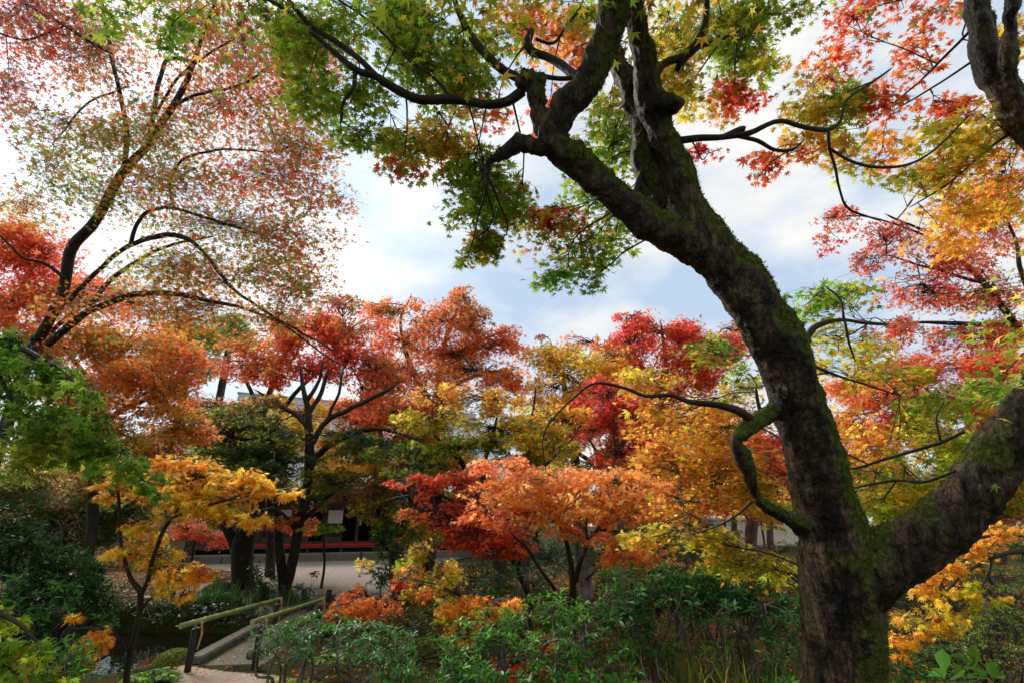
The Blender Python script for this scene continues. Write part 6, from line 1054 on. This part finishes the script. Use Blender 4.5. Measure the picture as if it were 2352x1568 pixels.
# blades of grass in tufts
class Blades:
    def __init__(self): self.v = []; self.l = []; self.s = []; self.c = []; self.n = 0
    def add(self, base, h, lean, wid, col):
        d = np.array([lean[0], lean[1], 0]); sdx = nrm(np.array([[-lean[1] + .3, lean[0] + .1, 0]]))[0]
        for k, q in enumerate((0, .4, .75, 1.0)):
            p = base + np.array([0, 0, h * (q - .35 * q ** 3 * min(1, np.linalg.norm(lean) * 1.4))]) + d * h * q * q
            w = wid * (1, .9, .6, .08)[k] / 2; self.v += [p - sdx * w, p + sdx * w]; self.c += [col, col]
        for k in range(3):
            a = self.n + 2 * k; self.s.append(len(self.l)); self.l += [a, a + 1, a + 3, a + 2]
        self.n += 8
    def build(self, name, parent=None):
        return link(name, raw_mesh(name, self.v, self.l, self.s, M['maple'], np.c_[np.array(self.c), np.ones(len(self.c))]), parent)
def tuft(lb, u, v, d, n, h, spread, pal, seed, wid=.014, gz=None):
    rng = np.random.default_rng(seed); c = P(u, v, d); g = gz if gz is not None else max(float(ground_z(c[0], c[1])), -.55); B = Blades(); cs, ws = parse_pal(pal)
    for k in range(n):
        b = np.array([c[0] + rng.normal(0, spread), c[1] + rng.normal(0, spread), g - .02]); a = rng.random() * 6.28; q = rng.random() * .9
        B.add(b, h * (.6 + .6 * rng.random()), (q * math.cos(a), q * math.sin(a)), wid * (.7 + .6 * rng.random()), cs[rng.choice(len(cs), p=ws)] * math.exp(rng.normal(0, .2)))
    o = B.build('grass_tuft'); tag(o, lb, 'grass', 'tufts of tall grass'); return o
for k, (u, v, d, n, lb) in enumerate(((1500, 1500, 6.4, 60, 'tall grass tuft with one straw blade under the dark glossy shrub'), (1560, 1470, 6.6, 70, 'yellow green tall grass right of the bent shrub stem'), (1620, 1490, 6.4, 60, 'tall grass tuft in the middle of the foreground grass'), (1680, 1460, 6.6, 70, 'straw yellow tall grass tuft left of the great trunk'), (1740, 1480, 6.4, 60, 'tall grass close to the foot of the great trunk'), (1590, 1550, 5.9, 60, 'tall grass at the bottom edge under the glossy shrubs'), (1700, 1550, 5.9, 60, 'bottom edge grass nearest the great trunk'))):
    tuft(lb, u, v, d - .2, n + 10, .66, .22, 'MO4 FE2 ST2 BR1 GB2', 300 + k, .010)
for k, (u, v, d, lb) in enumerate(((480, 1395, 15.2, 'dark sedge left of the thick trunk on the pond bank'), (540, 1390, 15.4, 'dark sedge below the thick trunk'), (600, 1400, 15, 'dark sedge between the trunks on the bank'), (650, 1425, 14.4, 'dark sedge behind the bamboo rail end'), (430, 1410, 15, 'dark sedge behind the yellow maple leaves'), (690, 1420, 14, 'dark grass at the foot of the forked maple'))):
    tuft(lb, u, v, d, 110, .6, .24, 'GB4 RD3 MO1', 340 + k, .02)
def fern(lb, u, v, d, nf, Lf, pal, seed):
    rng = np.random.default_rng(seed); c = P(u, v, d); g = max(float(ground_z(c[0], c[1])), -.5); c = np.array([c[0], c[1], max(g, c[2] - .15)]); LV = Leaves(); mb = MB(); t = thing('fern', lb, 'fern', c, 'ferns')
    for k in range(nf):
        a = k * 6.28 / nf + rng.normal(0, .2); dr = np.array([math.cos(a), math.sin(a), 0]); q = np.linspace(0, 1, 16); Ls = Lf * (.8 + .4 * rng.random())
        pts = c + dr * (q * Ls * .85)[:, None] + np.array([0, 0, 1]) * (Ls * (.75 * q - .62 * q * q))[:, None]; mb.tube(pts, np.linspace(.005, .0015, 16), 4)
        tg = nrm(np.gradient(pts, axis=0)); up = nrm(np.array([0, 0, 1]) - tg * tg[:, 2:3]); sd = np.cross(tg, up)
        for s in (-1, 1):
            LV.add(pts[2:], sd[2:] * s + tg[2:] * .45, up[2:] + rng.normal(0, .12, up[2:].shape), Ls * .26 * np.sin(np.pi * (q[2:] * .85 + .12)) + .02, leaf_colours(14, np.zeros(14, int), 1, pal, rng))
    mb.build('stalks', M['twig'], t); LV.build('fronds', 'el', M['maple'], t)
for k, (u, v, d, nf, Lf, pal, lb) in enumerate(((640, 1560, 6.9, 9, .42, 'YG3 OL2 G1', 'yellowing fern at the bottom of the silvery shrub'), (700, 1565, 6.8, 8, .4, 'OL3 G2', 'fern right of the yellowing fern at the bottom edge'), (350, 1560, 7.6, 9, .45, 'G4 GB1', 'green fern at the bottom left of the clipped bush'), (1000, 1455, 8.6, 9, .45, 'G3 GB2', 'green fern in the hollow behind the shrubs'), (760, 1500, 7.6, 9, .4, 'G3 GB2', 'fern between the two silvery shrubs'), (1060, 1395, 9.5, 8, .4, 'GB3 G2', 'dim fern beside the thin leaning sapling'), (2140, 1480, 6.6, 8, .4, 'GB3 G2', 'dim fern under the honey spray'), (1460, 1560, 5.9, 9, .4, 'FE3 G2', 'pale fern at the bottom edge under the sprawling shrub'), (470, 1385, 15, 9, .6, 'GB4', 'dark fern on the far pond bank'))):
    fern(lb, u, v, d, nf, Lf, pal, 400 + k)
# fallen leaves and low moss plants
rng = np.random.default_rng(9)
LV = Leaves(); n = 26000
x = np.concatenate([rng.uniform(-3, 16, n), rng.uniform(-24, -9, 7000), rng.uniform(-6, -2, 1200), rng.uniform(-22, -4, 2600)]); y = np.concatenate([rng.uniform(5, 30, n), rng.uniform(17, 30, 7000), rng.uniform(5, 15, 1200), rng.uniform(15, 34, 2600)])
z = ground_z(x, y); ok = z > -.5; x, y, z = x[ok], y[ok], z[ok]; m = len(x)
LV.add(np.stack([x, y, z + .02 + .015 * rng.random(m)], -1), rng.normal(0, 1, (m, 3)), np.array([0, 0, 1]) + rng.normal(0, .3, (m, 3)), .075 * np.exp(rng.normal(0, .2, m)), leaf_colours(m, rng.integers(0, 900, m), 900, 'BR5 OR3 O2 R2 Y1', rng))
tag(LV.build('fallen_leaves', 'm5', M['maple']), 'brown and orange maple leaves fallen on moss and gravel', 'fallen leaves', None, 'stuff')
LV = Leaves(); n = 60000
x = np.concatenate([rng.uniform(-2.8, 9, n), rng.uniform(-8, -5.7, 3000), rng.uniform(-24, -14, 12000)]); y = np.concatenate([rng.uniform(5, 17, n), rng.uniform(5, 10, 3000), rng.uniform(17, 30, 12000)])
cl_ = fbm(np.stack([x * .8, y * .8, 0 * x], -1), 55, 3) > .42; x, y = x[cl_], y[cl_]; z = ground_z(x, y); ok = (z > -.55); x, y, z = x[ok], y[ok], z[ok]; m = len(x)
LV.add(np.stack([x, y, z + .02 + .10 * rng.random(m) ** 2], -1), rng.normal(0, 1, (m, 3)) + [0, 0, .7], np.array([0, 0, .6]) + rng.normal(0, .6, (m, 3)), .05 * np.exp(rng.normal(0, .3, m)), leaf_colours(m, rng.integers(0, 900, m), 900, 'GB4 MO3 OL1 G1', rng))
tag(LV.build('ground_cover', 'rd', M['gloss']), 'low green plants and moss covering the shaded ground', 'ground cover', None, 'stuff')

# ------------------------------------------------------------------ two visitors far behind the coral maple
def person(label, u, d, h, face):
    b = P(u, 1300, d); b[2] = float(ground_z(b[0], b[1])); t = thing('person', label, 'person', b, 'visitors far off in the wood')
    k = h / 1.7; f = np.array([math.cos(face), math.sin(face), 0]); s = np.array([-f[1], f[0], 0]); Z = np.array([0, 0, 1.0])
    def pt(a, l, z): return tuple(b + k * (f * a + s * l + Z * z))
    V = [(pt(0, 0, .95), .15), (pt(0, 0, 1.15), .14), (pt(0, 0, 1.38), .16), (pt(0, 0, 1.48), .06), (pt(.01, 0, 1.56), .085), (pt(.015, 0, 1.66), .088),
         (pt(0, .19, 1.38), .062), (pt(.02, .25, 1.1), .048), (pt(.16, .20, .95), .038), (pt(.22, .17, .93), .034), (pt(0, -.19, 1.38), .062), (pt(.02, -.25, 1.1), .048), (pt(.14, -.2, .95), .038), (pt(.2, -.17, .93), .034),
         (pt(0, .09, .88), .09), (pt(.03, .10, .48), .06), (pt(0, .10, .08), .045), (pt(.15, .11, .04), .035), (pt(0, -.09, .88), .09), (pt(.0, -.10, .48), .06), (pt(-.03, -.10, .08), .045), (pt(.12, -.11, .04), .035)]
    E_ = [(0, 1), (1, 2), (2, 3), (3, 4), (4, 5), (2, 6), (6, 7), (7, 8), (8, 9), (2, 10), (10, 11), (11, 12), (12, 13), (0, 14), (14, 15), (15, 16), (16, 17), (0, 18), (18, 19), (19, 20), (20, 21)]
    me = bpy.data.meshes.new('body'); me.from_pydata([v[0] for v in V], E_, []); o = link('body', me)
    o.modifiers.new('k', 'SKIN'); sd = o.modifiers.new('s', 'SUBSURF'); sd.levels = 1; sd.render_levels = 1
    for i, v in enumerate(V): me.skin_vertices[0].data[i].radius = (v[1] * k, v[1] * k)
    me.skin_vertices[0].data[0].use_root = True
    bm_ = bpy.data.meshes.new_from_object(o.evaluated_get(bpy.context.evaluated_depsgraph_get())); bpy.data.objects.remove(o)
    bm_.name = 'body'; bm_.materials.clear(); bm_.materials.append(M['cloth']); bm_.materials.append(M['skin'])
    zs = b[2] + k * 1.49
    for p in bm_.polygons: p.use_smooth = True; p.material_index = 1 if p.center.z > zs else 0
    link('body', bm_, t)
    hb = MB(); c = np.array(pt(-.02, 0, 1.64)); th = np.linspace(0, np.pi, 8)
    pts = []; rr = []
    for q in np.linspace(-.06, .125, 8): pts.append(c + Z * q * k); rr.append(.105 * k * math.sqrt(max(.02, 1 - ((q - .02) / .115) ** 2)))
    hb.tube(pts, rr, 12); hb.build('hair', M['hair'], t, True)
    nb = MB(); nb.tube([np.array(pt(.09, 0, 1.63)), np.array(pt(.115, 0, 1.60)), np.array(pt(.095, 0, 1.585))], [.010 * k, .016 * k, .008 * k], 6); nb.build('nose', M['skin'], t, True)
person('visitor in a dark brown coat facing the camera behind the coral maple', 1326, 30, 1.66, -math.pi / 2)
person('visitor in a black jacket bending away right of the other visitor', 1362, 31, 1.70, math.pi * .6)
print('script done')
